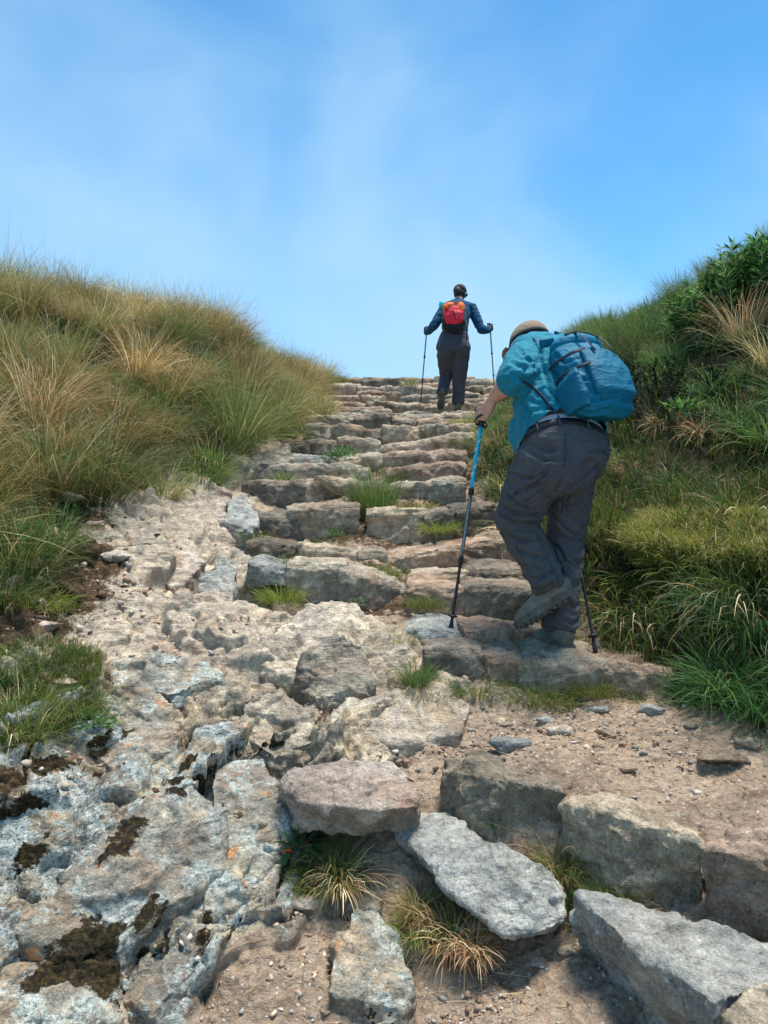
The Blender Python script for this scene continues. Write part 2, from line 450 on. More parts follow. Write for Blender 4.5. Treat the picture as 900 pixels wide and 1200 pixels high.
def relief(x, y, z, f):
    """what sticks out of the smooth hillside: broken bedrock, trodden earth, hummocks of the banks"""
    p = np.stack([x, y, z], 1)
    near = sstep(16, 8, y)
    # layers of the bedrock run up to the right and dip back into the hill
    a = .95; e1 = np.array([math.cos(a) * .9, math.sin(a) * .75, .45]); e1 /= np.linalg.norm(e1)
    e3 = np.array([-.62, .25, .74]); e3 -= e1 * e3.dot(e1); e3 /= np.linalg.norm(e3); e2 = np.cross(e3, e1)
    wp = np.stack([fbm(p * 3.1, 4, 31), fbm(p * 3.1 + 9, 4, 32), fbm(p * 3.1 + 5, 4, 34)], 1) * .10
    q = np.stack([p @ e1, p @ e2, p @ e3], 1) + wp
    h1, j1 = facets(q * [1.5, 2.9, 4.4], 11, .85, soft=40.0, joints=True)
    h2, j2 = facets((q + wp * .6) * [3.4, 6.4, 9.5] + 4, 12, .9, soft=40.0, joints=True)
    b3, j3 = facets((q + wp) * [9, 17, 24] + 9, 13, .9, soft=34.0, joints=True)
    b4 = facets((q + wp * 2) * [24, 40, 60] + 2, 14, .8, soft=24.0)
    slab = h1 * .125 + h2 * .058 + b3 * .017 + b4 * .0058
    # higher up the rock is shattered into blocks without long layers
    r = p + wp * .8
    g1, _ = facets(r * [2.2, 2.2, 1.7], 51, .9, soft=60.0, joints=True)
    g2, k2 = facets(r * [5.2, 5.2, 4.0] + 3, 52, 1.0, soft=60.0, joints=True)
    g3, k3 = facets(r * [15, 15, 12] + 7, 53, .9, soft=44.0, joints=True)
    g4 = facets(r * [38, 38, 30] + 1, 54, .9, soft=24.0)
    shat = g1 * .105 + g2 * .056 + g3 * .018 + g4 * .005 - .012 * np.exp(-k2 / .06) - .006 * np.exp(-k3 / .08)
    cr = f['crumb']
    bed = slab * (1 - cr) + shat * cr + fbm(p * 34, 4, 33) * .005
    open_ = sstep(-.25, .25, fbm(p * 2.7, 2, 41))
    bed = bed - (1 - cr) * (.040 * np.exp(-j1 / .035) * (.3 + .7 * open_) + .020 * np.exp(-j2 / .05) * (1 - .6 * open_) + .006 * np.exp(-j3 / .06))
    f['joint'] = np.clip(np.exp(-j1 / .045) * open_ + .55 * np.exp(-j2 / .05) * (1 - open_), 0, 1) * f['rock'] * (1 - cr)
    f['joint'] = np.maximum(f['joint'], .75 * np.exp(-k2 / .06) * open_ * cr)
    soil = fbm(p * 3, 5, 21) * .035 + fbm(p * 22, 4, 22) * .012 + np.maximum(fbm(p * 55, 2, 23), 0) * .007
    bank = fbm(p * 1.6, 4, 25) * .10 + fbm(p * 7, 4, 26) * .06
    b = np.maximum(f['bankl'], f['bankr'])
    out = near * (f['rock'] * bed + (1 - f['rock']) * (1 - b) * soil + b * bank)
    # washed hollow under the turf ledge on the right
    for (px, py, Y, r, k) in [(775,690,3.66,.13,-.16),(830,665,3.50,.12,-.12),(715,725,3.72,.10,-.06)]:
        c = P(px, py, Y); out = out + k * np.exp(-((p - np.array(c)) ** 2).sum(1) / (r * r))
    for (px, py, Y, r, k) in [(800,628,3.66,.13,.08),(740,640,3.85,.12,.06),(870,630,3.45,.13,.08)]:
        c = P(px, py, Y); out = out + k * np.exp(-((p - np.array(c)) ** 2).sum(1) / (r * r))
    return out

def surface(x, y):
    """points of the ground: the smooth hillside moved along its normal by the relief"""
    z = base_z(x, y); f = fields(x, y)
    e = .03
    sx = (base_z(x + e, y) - base_z(x - e, y)) / (2 * e); sy = (base_z(x, y + e) - base_z(x, y - e)) / (2 * e)
    n = np.stack([-sx, -sy, np.ones_like(sx)], 1); n /= np.linalg.norm(n, axis=1)[:, None]
    return np.stack([x, y, z], 1) + n * relief(x, y, z, f)[:, None], f

def ground_z(x, y):
    x = np.atleast_1d(np.asarray(x, np.float64)); y = np.atleast_1d(np.asarray(y, np.float64))
    z = base_z(x, y)
    return z + relief(x, y, z, fields(x, y)) * .9

def build_ground():
    cx, cy = 0.0, -.9
    half = math.radians(64)
    a_in = np.linspace(-math.radians(27), math.radians(25), 640)
    left = -np.geomspace(math.radians(27.2), half, 60)[::-1]; right = np.geomspace(math.radians(25.2), half, 60)
    ang = np.r_[left, a_in, right]
    r = np.r_[np.geomspace(1.2, 2.6, 40)[:-1], np.linspace(2.6, 5.2, 500)[:-1], np.linspace(5.2, 8.5, 230)[:-1], np.geomspace(8.5, 16, 110)[:-1], np.geomspace(16, 600, 40)]
    A, R = np.meshgrid(ang, r)
    x = (cx + R * np.sin(A)).ravel(); y = (cy + R * np.cos(A)).ravel()
    pts, f = surface(x, y)
    nr, na = A.shape
    idx = np.arange(nr * na).reshape(nr, na)
    faces = np.stack([idx[:-1, :-1], idx[:-1, 1:], idx[1:, 1:], idx[1:, :-1]], -1).reshape(-1, 4)
    me = np_mesh('ground', pts, faces)
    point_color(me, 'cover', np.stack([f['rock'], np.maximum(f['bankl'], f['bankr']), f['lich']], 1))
    point_color(me, 'stain', np.stack([np.maximum(f['moss'], f['joint'] * (.35 + .65 * f['lich'])), f['dirt'], f['crumb']], 1))  # first channel: moss patches, plus a darker tone along the rock joints
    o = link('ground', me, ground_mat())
    tag(o, kind='structure')
    return o

def ground_mat():
    s = NT('hillside'); v = s.pos()
    cov = s.n('ShaderNodeSeparateColor'); s.l(s.attr('cover'), cov.inputs[0])
    st = s.n('ShaderNodeSeparateColor'); s.l(s.attr('stain'), st.inputs[0])
    rock, bank, lich = cov.outputs[0], cov.outputs[1], cov.outputs[2]
    moss, dirt, crumb = st.outputs[0], st.outputs[1], st.outputs[2]  # moss input also holds the darkened joints between blocks
    stops = [(.25, lin(104, 90, 74)), (.40, lin(182, 164, 136)), (.49, lin(138, 130, 116)), (.59, lin(206, 190, 160)), (.72, lin(146, 122, 100)), (.82, lin(184, 164, 140))]
    lv = s.math('ADD', s.math('MULTIPLY', lich, .41), -.10)
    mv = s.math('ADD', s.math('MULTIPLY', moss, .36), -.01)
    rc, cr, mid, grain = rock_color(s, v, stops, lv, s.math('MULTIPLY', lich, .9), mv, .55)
    # crumbled upper part: warm, pinkish
    cc = s.ramp(s.noise(v, 9, 7, .7, .4), [(.28, lin(132, 106, 86)), (.38, lin(206, 180, 152)), (.47, lin(164, 152, 138)), (.56, lin(224, 206, 178)), (.66, lin(182, 150, 124)), (.8, lin(212, 190, 164))])
    cc = s.mix(1.0, cc, s.ramp(s.noise(v, 70, 4, .7), [(.3, .45), (.46, 1.0), (.56, 1.02), (.68, 1.4)]), 'MULTIPLY')
    rc = s.mix(s.math('MULTIPLY', crumb, .72), rc, cc)
    # trodden earth
    sc = s.ramp(s.noise(v, 4, 7, .65, .3), [(.28, lin(112, 92, 74)), (.43, lin(156, 134, 112)), (.56, lin(178, 156, 132)), (.7, lin(150, 126, 102)), (.8, lin(190, 170, 146))])
    sc = s.mix(1.0, sc, s.ramp(s.noise(v, 60, 6, .75), [(.28, .55), (.5, 1.0), (.72, 1.35)]), 'MULTIPLY')
    peb = s.voro(v, 75, 'F1'); pc = s.voro(v, 75, 'F1', 'Color')
    psel = s.n('ShaderNodeSeparateColor'); s.l(pc, psel.inputs[0])
    pm = s.math('MULTIPLY', s.step(peb, .42, .30), s.step(psel.outputs[0], .62, .66))
    sc = s.mix(s.math('MULTIPLY', pm, .75), sc, s.ramp(psel.outputs[1], [(0, lin(128, 108, 92)), (.5, lin(186, 164, 142)), (1, lin(212, 200, 186))]))
    # dark earth of the banks
    bc = s.ramp(s.noise(v, 6, 7, .7, .3), [(.3, lin(34, 26, 16)), (.5, lin(60, 48, 28)), (.65, lin(66, 66, 30)), (.8, lin(92, 84, 44))])
    bc = s.mix(1.0, bc, s.ramp(s.noise(v, 90, 5, .75), [(.28, .5), (.5, 1.0), (.72, 1.5)]), 'MULTIPLY')
    dk = s.ramp(s.noise(v, 17, 7, .74), [(.3, lin(34, 24, 16)), (.48, lin(82, 62, 44)), (.6, lin(104, 84, 60)), (.72, lin(84, 80, 44))])
    rn = s.noise(v, 16, 6, .7)
    rm = s.step(s.math('ADD', rock, s.math('MULTIPLY', s.math('SUBTRACT', rn, .5), .7)), .38, .62)
    c = s.mix(rm, sc, rc)
    dm = s.step(s.math('ADD', dirt, s.math('MULTIPLY', s.math('SUBTRACT', s.noise(v, 11, 7, .72), .5), 1.3)), .50, .66)
    c = s.mix(dm, c, dk)
    bmk = s.step(s.math('ADD', bank, s.math('MULTIPLY', s.math('SUBTRACT', rn, .5), .5)), .4, .6)
    c = s.mix(bmk, c, bc)
    n = rock_bump(s, v, cr, mid, grain)
    n = s.bump(s.math('MULTIPLY', pm, s.math('SUBTRACT', 1.0, rm)), .5, .008, n)
    s.bsdf(c, .88, n, spec=.25)
    return s.m
# ------------------------------------------------------------------ stones
def noise_stone(me, amp, seed, fs=1.0, facet=1.0):
    co = co_of(me); no = no_of(me)
    off = np.array([seed * 1.37, seed * .71, seed * 2.11]) % 57
    p = co + off
    wp = np.stack([fbm(p * 5, 3, seed), fbm(p * 5 + 7, 3, seed + 1), fbm(p * 5 + 3, 3, seed + 2)], 1) * .05
    d = fbm(p * 3.2 * fs, 4, seed) * .9 + facets((p + wp) * 5.5 * fs, seed + 3, .8) * .9 * facet
    d = d + facets((p + wp * 1.6) * [15 * fs, 15 * fs, 22 * fs], seed + 4, .8) * .32 * facet + fbm(p * 22 * fs, 5, seed + 5) * .42
    set_co(me, co + no * (amp * d)[:, None])

def hull_bm(points):
    bm = bmesh.new()
    for p in points: bm.verts.new(p)
    r = bmesh.ops.convex_hull(bm, input=bm.verts)
    junk = [g for g in r['geom_interior'] if isinstance(g, bmesh.types.BMVert)]
    if junk: bmesh.ops.delete(bm, geom=junk, context='VERTS')
    bmesh.ops.recalc_face_normals(bm, faces=bm.faces)
    return bm

STONE_ID = [100]
def stone(name, points, voxel, amp, mat, label, cat='stone', group=None, fs=1.0, facet=1.0, smooth=3):
    STONE_ID[0] += 3
    me = remesh(hull_bm(points), voxel, smooth)
    noise_stone(me, amp, STONE_ID[0], fs, facet)
    if cat == 'rock':
        q = co_of(me).astype(np.float64); z0 = np.zeros(len(q)); point_color(me, 'stain', np.stack([fields(q[:, 0], q[:, 1])['moss'], z0, z0], 1))
    c = np.array(points).mean(0); c[2] = np.array(points)[:, 2].min()
    co = co_of(me); set_co(me, co - c.astype(np.float32))
    me.name = name
    o = link(name, me, mat, None, Vector(c))
    return tag(o, label, cat, group)

def step_points(px0, px1, tl, tr, bot, Y, depth, rnd, skew=0.0):
    """a riser stone from its front face, with uneven corners"""
    pts = []
    n = 5
    for k in range(n):
        t = k / (n - 1)
        px = px0 + (px1 - px0) * t
        py = tl + (tr - tl) * t
        yy = Y + skew * (t - .5) + rnd.uniform(-.03, .03) + (.02 if k in (0, n - 1) else 0)
        top = P(px, py, yy) + Vector((0, 0, rnd.uniform(-.014, .010) - (.008 if k in (0, n - 1) else 0)))
        b = P(px, bot, yy); b.z -= .07
        pts += [top, top + Vector((0, -.012 - rnd.uniform(0, .02), -.035)), Vector((b.x, yy - rnd.uniform(0, .03), b.z))]
        bk = top + Vector((rnd.uniform(-.02, .02), depth * rnd.uniform(.85, 1.1), rnd.uniform(-.01, .02)))
        pts += [bk, Vector((bk.x, bk.y, b.z))]
    return [tuple(p) for p in pts]

def build_stones():
    M = dict(
        red=stone_mat('stone_russet', [(.3, lin(112, 92, 76)), (.45, lin(154, 132, 112)), (.6, lin(174, 152, 132)), (.75, lin(134, 112, 96))], -.10, 0.0, -.22),
        grey=stone_mat('stone_grey', [(.3, lin(106, 98, 86)), (.45, lin(152, 142, 126)), (.6, lin(174, 164, 146)), (.75, lin(132, 122, 108))], .12, 0.0, -.16),
        tan=stone_mat('stone_tan', [(.3, lin(118, 104, 86)), (.45, lin(160, 144, 122)), (.6, lin(180, 166, 144)), (.75, lin(140, 124, 104))], .0, 0.0, -.2),
        dark=stone_mat('stone_dark', [(.3, lin(84, 78, 68)), (.45, lin(122, 112, 98)), (.6, lin(144, 134, 118)), (.75, lin(104, 94, 82))], .05, 0.0, -.12),
        pale=stone_mat('stone_blue_grey', [(.3, lin(118, 122, 118)), (.45, lin(156, 158, 152)), (.6, lin(172, 170, 160)), (.75, lin(130, 130, 124))], .08, .0, -.4, warm=lin(170, 150, 126)),
        cream=stone_mat('stone_cream', [(.3, lin(138, 126, 110)), (.43, lin(202, 188, 164)), (.53, lin(172, 160, 146)), (.64, lin(214, 202, 180)), (.78, lin(160, 144, 124))], .05, .0, -.45, warm=lin(206, 160, 96)),
        lichen=stone_mat('stone_lichen', [(.28, lin(104, 88, 72)), (.42, lin(168, 152, 130)), (.52, lin(140, 138, 128)), (.62, lin(192, 184, 164)), (.76, lin(146, 128, 108))], .235, 1.0, .07),
        pink=stone_mat('stone_pink', [(.3, lin(132, 118, 106)), (.45, lin(176, 162, 148)), (.6, lin(192, 182, 168)), (.75, lin(146, 136, 124))], .04, .0, -.4),
    )
    rnd = random.Random(3)
    G = 'stones that edge the stair rows'
    # (row front Y, tread depth, [(px0, px1, top left, top right, bottom, material, words)])
    rows = [
     (3.22,.36,[(497,566,757,760,798,'grey','small grey step stone left of the mossy gap, in the row under the rear boot'),
                (562,612,765,766,803,'red','narrow russet stone with moss at its foot, left of the rear boot'),
                (606,712,769,770,806,'tan','wide tan step stone that the rear boot stands on'),
                (704,820,772,784,812,'red','long russet step stone with a pale worn lip, right of the rear boot')]),
     (3.45,.5,[(474,548,731,736,758,'pale','pale green grey stone under the tip of the near trekking pole'),
               (543,655,737,741,764,'red','low russet stone under the raised front boot')]),
     (3.9,.45,[(478,548,684,690,724,'red','russet block just behind the near trekking pole'),
               (544,630,682,688,726,'dark','dark grey block with a light top behind the front boot')]),
     (4.3,.45,[(290,342,657,662,672,'pale','thin pale capstone at the left end of a broken stair'),
               (336,406,657,660,712,'grey','tall grey riser stone in the middle of the widest left row'),
               (398,492,660,690,720,'grey','grey riser stone with a slanting top and a herb at its foot')]),
     (4.36,.4,[(482,554,671,668,690,'tan','low tan stone wedged below the big slanting slab'),
               (548,612,668,664,688,'dark','low dark stone at the knee of the nearer hiker')]),
     (4.7,.45,[(419,454,646,645,676,'dark','small dark stone left of the big slanting slab'),
              (288,354,634,638,660,'dark','low dark stone with grass on it, left end of its row'),
               (349,424,637,643,667,'tan','tan stone left of a grass tuft beside the big slanting slab'),
               (449,606,651,626,682,'red','largest russet slab, its top slanting up to the right')]),
     (5.1,.5,[(286,357,600,602,632,'dark','dark stone with moss over its face beside the pale left rock'),
              (336,419,590,592,642,'tan','big light tan block with green plants on its face'),
              (429,502,596,597,642,'tan','square tan block right below the tall green tuft'),
              (497,532,600,597,630,'dark','small mossy stone between two blocks below the tall tuft'),
              (525,592,592,590,630,'dark','dark riser stone at the thigh of the nearer hiker')]),
     (5.55,.4,[(414,462,567,566,596,'dark','dark stone hidden behind the tall green tuft')]),
     (5.6,.42,[(284,359,562,563,596,'dark','rough dark boulder stone at the left end, beneath the pale flat stone'),
               (340,418,561,562,592,'tan','smooth tan trapezoid stone left of the tall green tuft'),
               (458,506,566,564,592,'tan','light broken stone right of the tall green tuft'),
               (500,548,562,558,592,'grey','grey stone beside the knee high tuft, right end of its row')]),
     (6.0,.4,[(286,340,543,544,565,'grey','grey stone behind a little tuft at the left edge'),
              (335,434,543,546,563,'grey','long low grey slab behind the tall green tuft'),
              (454,546,549,541,566,'red','russet slab right behind the tall green tuft')]),
     (6.4,.45,[(342,394,533,535,545,'pale','thin light slab below the green cushion plant'),
               (390,445,537,532,548,'grey','grey slab right of the green cushion plant'),
               (442,548,531,524,552,'red','broad russet riser with a wavy light edge')]),
     (6.9,.5,[(330,368,514,516,536,'dark','dark stone with white patch against the left grass bank'),
              (364,398,516,516,536,'dark','mossy stone left above the green cushion plant'),
              (395,446,512,514,538,'grey','upright grey stone right above the green cushion plant'),
              (444,556,521,507,536,'tan','long tan slab with a curved top edge')]),
     (7.4,.55,[(356,388,496,497,518,'grey','left grey block of a pair beside the bank grass'),
               (384,424,496,498,520,'tan','right tan block of a pair beside the bank grass'),
               (421,452,502,502,522,'dark','dark stone set low in the middle of its row'),
               (448,494,498,500,516,'tan','tan stone left of the round dark boulder'),
               (492,526,499,497,515,'dark','round dark boulder below the far hiker'),
               (522,560,498,495,512,'red','russet stone right of the round dark boulder')]),
    ]
    for Y, dep, items in rows:
        for (a, b, tl, tr, bot, m, lab) in items:
            vox = max(.0055, Y * .0019)
            stone('step_stone', step_points(a, b, tl, tr, bot, Y + (.08 if a == 543 else 0), dep, rnd, .3 if a == 543 else 0), vox * .9, .010 + .0012 * Y, M[m], lab, 'step stone', G, smooth=1, facet=1.35)
    # the crowded small rows up to the skyline
    names = ['lowest', 'second', 'third', 'fourth', 'fifth', 'sixth', 'seventh', 'eighth', 'ninth', 'topmost']
    ords = ['first', 'second', 'third', 'fourth', 'fifth', 'sixth', 'seventh', 'eighth', 'ninth', 'tenth', 'eleventh', 'twelfth', 'thirteenth', 'fourteenth']
    words_ = dict(red='russet', grey='grey', tan='tan', dark='dark')
    for r, (Y, z) in enumerate(TOPS[11:]):
        x = -.86 - .03 * r + rnd.uniform(0, .1)
        xe = float(np.interp(Y, [8, 10, 14], [1.0, 1.7, 2.4]))
        k = 0
        while x < xe:
            wd = rnd.uniform(.28, .78)
            px0 = 450 + x / Y * F; px1 = 450 + (x + wd) / Y * F
            dz = rnd.uniform(-.05, .055)
            if abs(x + wd / 2 - .95) < .55 and r in (2, 3): dz = min(dz, .0)
            top = 600 - (z + dz) / Y * F; top2 = 600 - (z + dz + rnd.uniform(-.04, .04)) / Y * F
            m = rnd.choice(['red', 'grey', 'tan', 'tan', 'grey', 'dark'])
            yy = Y + rnd.uniform(-.16, .16)
            stone('step_stone', step_points(px0 - 1, px1 + 1, top, top2, 600 - (z - .2) / Y * F, yy, rnd.uniform(.45, .75), rnd), Y * .0018, .022, M[m],
                  '%s stone, %s from the left in the %s crowded row below the skyline' % (words_[m], ords[k], names[r]), 'step stone', 'small stones of the upper stair', smooth=1, facet=1.3)
            x += wd + rnd.uniform(-.04, .02); k += 1
    # ---- the big stones in front
    def big(name, tops, drop, mat, lab, voxel=.0045, amp=.013, extra=(), shift=(0, 0, 0), facet=1.0, cat='stone', smooth=3, group=None, fs=1.0, lift=0.0):
        pts = [tuple(P(*t) + Vector((0, -lift * .3, lift))) for t in tops]
        low = [(p[0] + shift[0], p[1] + shift[1], p[2] - drop + shift[2]) for p in pts]
        return stone(name, pts + low + [tuple(P(*e)) for e in extra], voxel, amp, M[mat], lab, cat, group, facet=facet, smooth=smooth, fs=fs)
    F1 = 'big loose slabs at the foot of the stair'
    big('stone_slab', [(465,975,2.50),(484,955,2.56),(522,954,2.56),(580,990,2.42),(648,1022,2.24),(663,1050,2.18),(660,1082,2.12),(640,1092,2.10),(590,1098,2.12),(520,1040,2.24),(500,1010,2.32)],
        .10, 'pale', 'pale blue grey slab tilted towards the viewer, left of the biggest slab', shift=(.02, .12, .03), amp=.017, group=F1, facet=1.0, fs=1.3)
    big('stone_slab', [(673,1046,2.09),(700,1048,2.09),(745,1058,2.04),(830,1080,1.95),(930,1112,1.86),(960,1130,1.78),(880,1160,1.67),(835,1174,1.62),(790,1140,1.70),(745,1112,1.80),(718,1080,1.93),(690,1064,2.02)],
        .24, 'pale', 'biggest blue grey slab, flat top and dark broken front, right of the tilted slab', shift=(.05, .05, 0), amp=.020, group=F1, facet=1.0, fs=1.2)
    big('stone_slab', [(330,920,2.52),(345,900,2.60),(400,889,2.68),(455,893,2.66),(490,925,2.48),(494,944,2.42),(445,950,2.36),(400,945,2.34),(350,940,2.38)],
        .10, 'pink', 'pinkish grey flat slab bridging the hollow above the red leaved tuft', shift=(0, .06, 0), amp=.022, group=F1, facet=1.0, fs=1.3, smooth=6)
    R2 = 'upright stones that hold the earth terrace'
    big('kerb_stone', [(514,902,2.60),(540,893,2.62),(567,891,2.62),(620,906,2.52),(664,928,2.38),(655,912,2.60),(560,882,2.78),(520,888,2.75)],
        .28, 'dark', 'dark grey upright stone, leftmost of the row holding the earth terrace', shift=(0, .0, 0), amp=.022, group=R2, smooth=6, fs=1.2)
    big('kerb_stone', [(658,940,2.34),(700,944,2.28),(760,958,2.20),(812,982,2.08),(822,990,2.06),(815,965,2.22),(745,938,2.42),(690,926,2.46),(664,930,2.42)],
        .34, 'tan', 'tan upright stone with a light rounded top, middle of the terrace row', shift=(0, .0, 0), amp=.022, group=R2, smooth=6, fs=1.2)
    big('kerb_stone', [(822,992,2.04),(860,990,2.03),(940,1010,1.95),(990,1030,1.88),(980,1000,2.02),(900,978,2.14),(850,976,2.16)],
        .36, 'red', 'russet upright stone at the right end of the terrace row', shift=(0, 0, 0), amp=.022, group=R2, smooth=6, fs=1.2)
    big('kerb_stone', [(842,1188,1.62),(870,1160,1.64),(905,1146,1.66),(960,1150,1.66),(960,1200,1.55),(880,1215,1.55)],
        .2, 'tan', 'brown stone cut by the bottom right corner below the biggest slab', amp=.014)
    # ---- outcrops of the bedrock
    O = 'bedrock knobs left of the stair'
    big('rock_outcrop', [(300,790,3.22),(322,745,3.42),(375,716,3.62),(420,722,3.62),(440,755,3.42),(432,800,3.25),(400,815,3.16),(345,810,3.15)],
        .22, 'cream', 'cream rock hump with a grey broken right side above the pink slab', voxel=.006, amp=.028, lift=0.05, cat='rock', group=O)
    big('rock_outcrop', [(345,800,3.14),(362,770,3.2),(395,752,3.26),(425,766,3.24),(436,800,3.15),(420,822,3.08),(370,828,3.06)],
        .2, 'grey', 'grey broken face set into the cream hump', voxel=.006, amp=.028, lift=0.04, cat='rock', group=O)
    big('rock_outcrop', [(380,872,2.88),(400,840,3.0),(470,832,3.05),(520,806,3.16),(552,838,3.02),(545,868,2.88),(470,885,2.82)],
        .2, 'cream', 'low yellowish rock beside the earth terrace', voxel=.006, amp=.022, lift=0.04, cat='rock', group=O, fs=.8)
    big('rock_outcrop', [(232,700,4.0),(238,670,4.1),(262,652,4.25),(280,660,4.25),(276,700,4.05),(262,722,3.95)],
        .25, 'pale', 'angular grey rock with a pointed top against the widest left row', voxel=.007, amp=.025, cat='rock', group=O)
    big('rock_outcrop', [(262,610,4.9),(268,586,5.1),(285,580,5.15),(305,600,5.05),(298,625,4.85)],
        .25, 'pale', 'pale green pointed rock at the left end of the stair', voxel=.008, amp=.02, cat='rock', group=O)
    big('rock_outcrop', [(122,800,3.0),(130,778,3.1),(180,768,3.2),(255,772,3.2),(262,790,3.12),(200,812,2.98)],
        .2, 'lichen', 'grey knob of rock right of the low green grass', voxel=.006, amp=.03, cat='rock', group=O)
    big('rock_outcrop', [(270,850,2.86),(292,822,2.96),(330,808,3.05),(368,838,2.94),(372,868,2.84),(320,886,2.74)],
        .22, 'grey', 'ribbed grey rock just above the pink slab', voxel=.005, amp=.03, cat='rock', group=O)
    big('rock_outcrop', [(383,1172,2.06),(392,1120,2.20),(415,1074,2.32),(440,1068,2.34),(470,1112,2.24),(482,1168,2.10),(470,1195,2.05),(400,1192,2.05)],
        .2, 'lichen', 'pale lichen rock alone in the earth at the bottom of the path', voxel=.0045, amp=.024, cat='rock', group=O, lift=.03)
    big('rock_outcrop', [(400,1060,2.34),(415,1020,2.42),(440,1012,2.45),(450,1045,2.38),(440,1075,2.30)],
        .2, 'grey', 'small ribbed rock in the hollow under the pink slab', voxel=.0045, amp=.022, cat='rock', group=O)
    big('rock_outcrop', [(150,660,4.2),(170,640,4.4),(215,632,4.5),(240,660,4.3),(205,690,4.05)],
        .25, 'pink', 'crumbling pinkish rock on the slope below the grass bank', voxel=.008, amp=.035, cat='rock', group=O)
    big('rock_outcrop', [(205,605,4.85),(215,585,5.05),(262,572,5.3),(282,590,5.2),(260,612,4.9)],
        .25, 'pink', 'pinkish ledge of rock where the slope meets the stair', voxel=.008, amp=.03, cat='rock', group=O)
    big('rock_outcrop', [(290,545,5.9),(300,530,6.1),(335,520,6.4),(345,540,6.1)],
        .25, 'grey', 'highest grey ledge of rock at the foot of the left bank', voxel=.010, amp=.03, cat='rock', group=O)
    LS = [
      ((20,1085),(180,928),(215,905),(250,930),(262,990),(225,1050),(120,1110),(60,1120)),
    ]
    big('rock_outcrop', [(18,1090,1.98),(90,1010,2.16),(170,935,2.36),(225,915,2.48),(262,960,2.42),(262,1020,2.28),(190,1075,2.12),(90,1125,1.95)],
        .22, 'lichen', 'large slanting slab coated in blue grey lichen with brown moss on it', voxel=.0045, amp=.03, cat='rock', group=O, fs=.8)
    big('rock_outcrop', [(250,900,2.62),(300,886,2.72),(328,920,2.60),(325,1000,2.40),(285,1060,2.24),(240,1070,2.18),(245,980,2.38)],
        .22, 'lichen', 'lichen slab with orange spots beside the red leaved tuft', voxel=.0045, amp=.028, cat='rock', group=O, fs=.8)
    big('rock_outcrop', [(80,860,2.76),(120,818,2.92),(180,804,3.02),(215,840,2.88),(200,880,2.72),(130,900,2.62)],
        .22, 'lichen', 'rough grey block above the slanting lichen slab', voxel=.005, amp=.032, cat='rock', group=O)
    big('rock_outcrop', [(-40,1200,1.82),(0,1135,1.92),(60,1120,1.98),(130,1130,1.98),(150,1190,1.88),(90,1240,1.78)],
        .25, 'lichen', 'lichen rock filling the bottom left corner', voxel=.0045, amp=.032, cat='rock', group=O)
    big('rock_outcrop', [(140,1170,1.96),(160,1125,2.06),(215,1085,2.18),(260,1080,2.2),(235,1130,2.06),(180,1185,1.94)],
        .22, 'lichen', 'wedge of grey rock below the slanting lichen slab', voxel=.0045, amp=.026, cat='rock', group=O)
    s = NT('turf_sod'); v = s.pos()
    c = s.ramp(s.noise(v, 9, 7, .7, .4), [(.3, lin(52, 44, 24)), (.48, lin(92, 92, 38)), (.62, lin(116, 116, 48)), (.78, lin(96, 80, 48))])
    c = s.mix(1.0, c, s.ramp(s.noise(v, 80, 5, .75), [(.3, .5), (.5, 1.0), (.7, 1.4)]), 'MULTIPLY')
    s.bsdf(c, .95, s.bump(s.noise(v, 70, 6, .75), .9, .02), spec=.15); M['turf'] = s.m
    big('turf_ledge', [(742,646,3.72),(790,646,3.52),(850,652,3.34),(930,660,3.15),(960,612,3.3),(850,602,3.70),(765,608,3.98),(735,625,3.9)], .07, 'turf', 'mossy ledge of turf overhanging a dark hollow on the right bank', voxel=.008, amp=.03, cat='turf ledge', smooth=4)
    # ---- loose stones lying on the earth
    L = [(600,888,2.72,.075,'pale','blue grey pointed stone lying behind the terrace row'),(655,868,2.84,.05,'cream','pale cream stone near the middle of the terrace'),
         (700,830,3.04,.05,'pale','pale stone close to the long russet step'),(763,840,2.96,.06,'pale','flat blue grey stone right on the terrace'),
         (845,905,2.62,.085,'tan','tan angular stone on the right of the terrace'),(712,870,2.84,.04,'dark','small dark flat stone in the terrace middle'),
         (880,885,2.70,.05,'tan','small tan stone near the right grass'),(635,1140,2.14,.035,'cream','white pebble in the earth below the tilted slab'),
         (638,855,2.92,.04,'pale','grey chip left of the cream terrace stone'),(665,1130,2.14,.03,'grey','grey chip beside the white pebble'),
         (840,990,2.12,.05,'dark','dark chip wedged between two terrace row stones'),(785,945,2.36,.04,'grey','grey chip lying on top of the terrace row'),
         (355,1055,2.32,.05,'pink','pinkish stone left of the hollow'),(680,1132,2.1,.035,'tan','tan chip by the biggest slab'),
         (75,798,2.86,.05,'cream','white stone in the low green grass'),(78,578,4.4,.09,'cream','white stone in dark earth under the bank'),
         (45,588,4.3,.08,'cream','pale flat stone left of the white one under the bank'),(110,625,4.15,.07,'pink','pink fragment on the dark earth slope'),
         (345,524,6.4,.10,'pale','round pale stone touching the left bank at the stair'),(135,655,3.95,.07,'pink','flat pink fragment beside the crumbling rock'),
         (60,745,3.2,.06,'pink','flat fragment near the lower left grass'),(735,900,2.62,.035,'tan','tan chip in front of the terrace middle'),
         (590,850,2.96,.03,'tan','tan chip by the yellowish rock'),(810,868,2.80,.03,'grey','grey chip right of the terrace middle')]
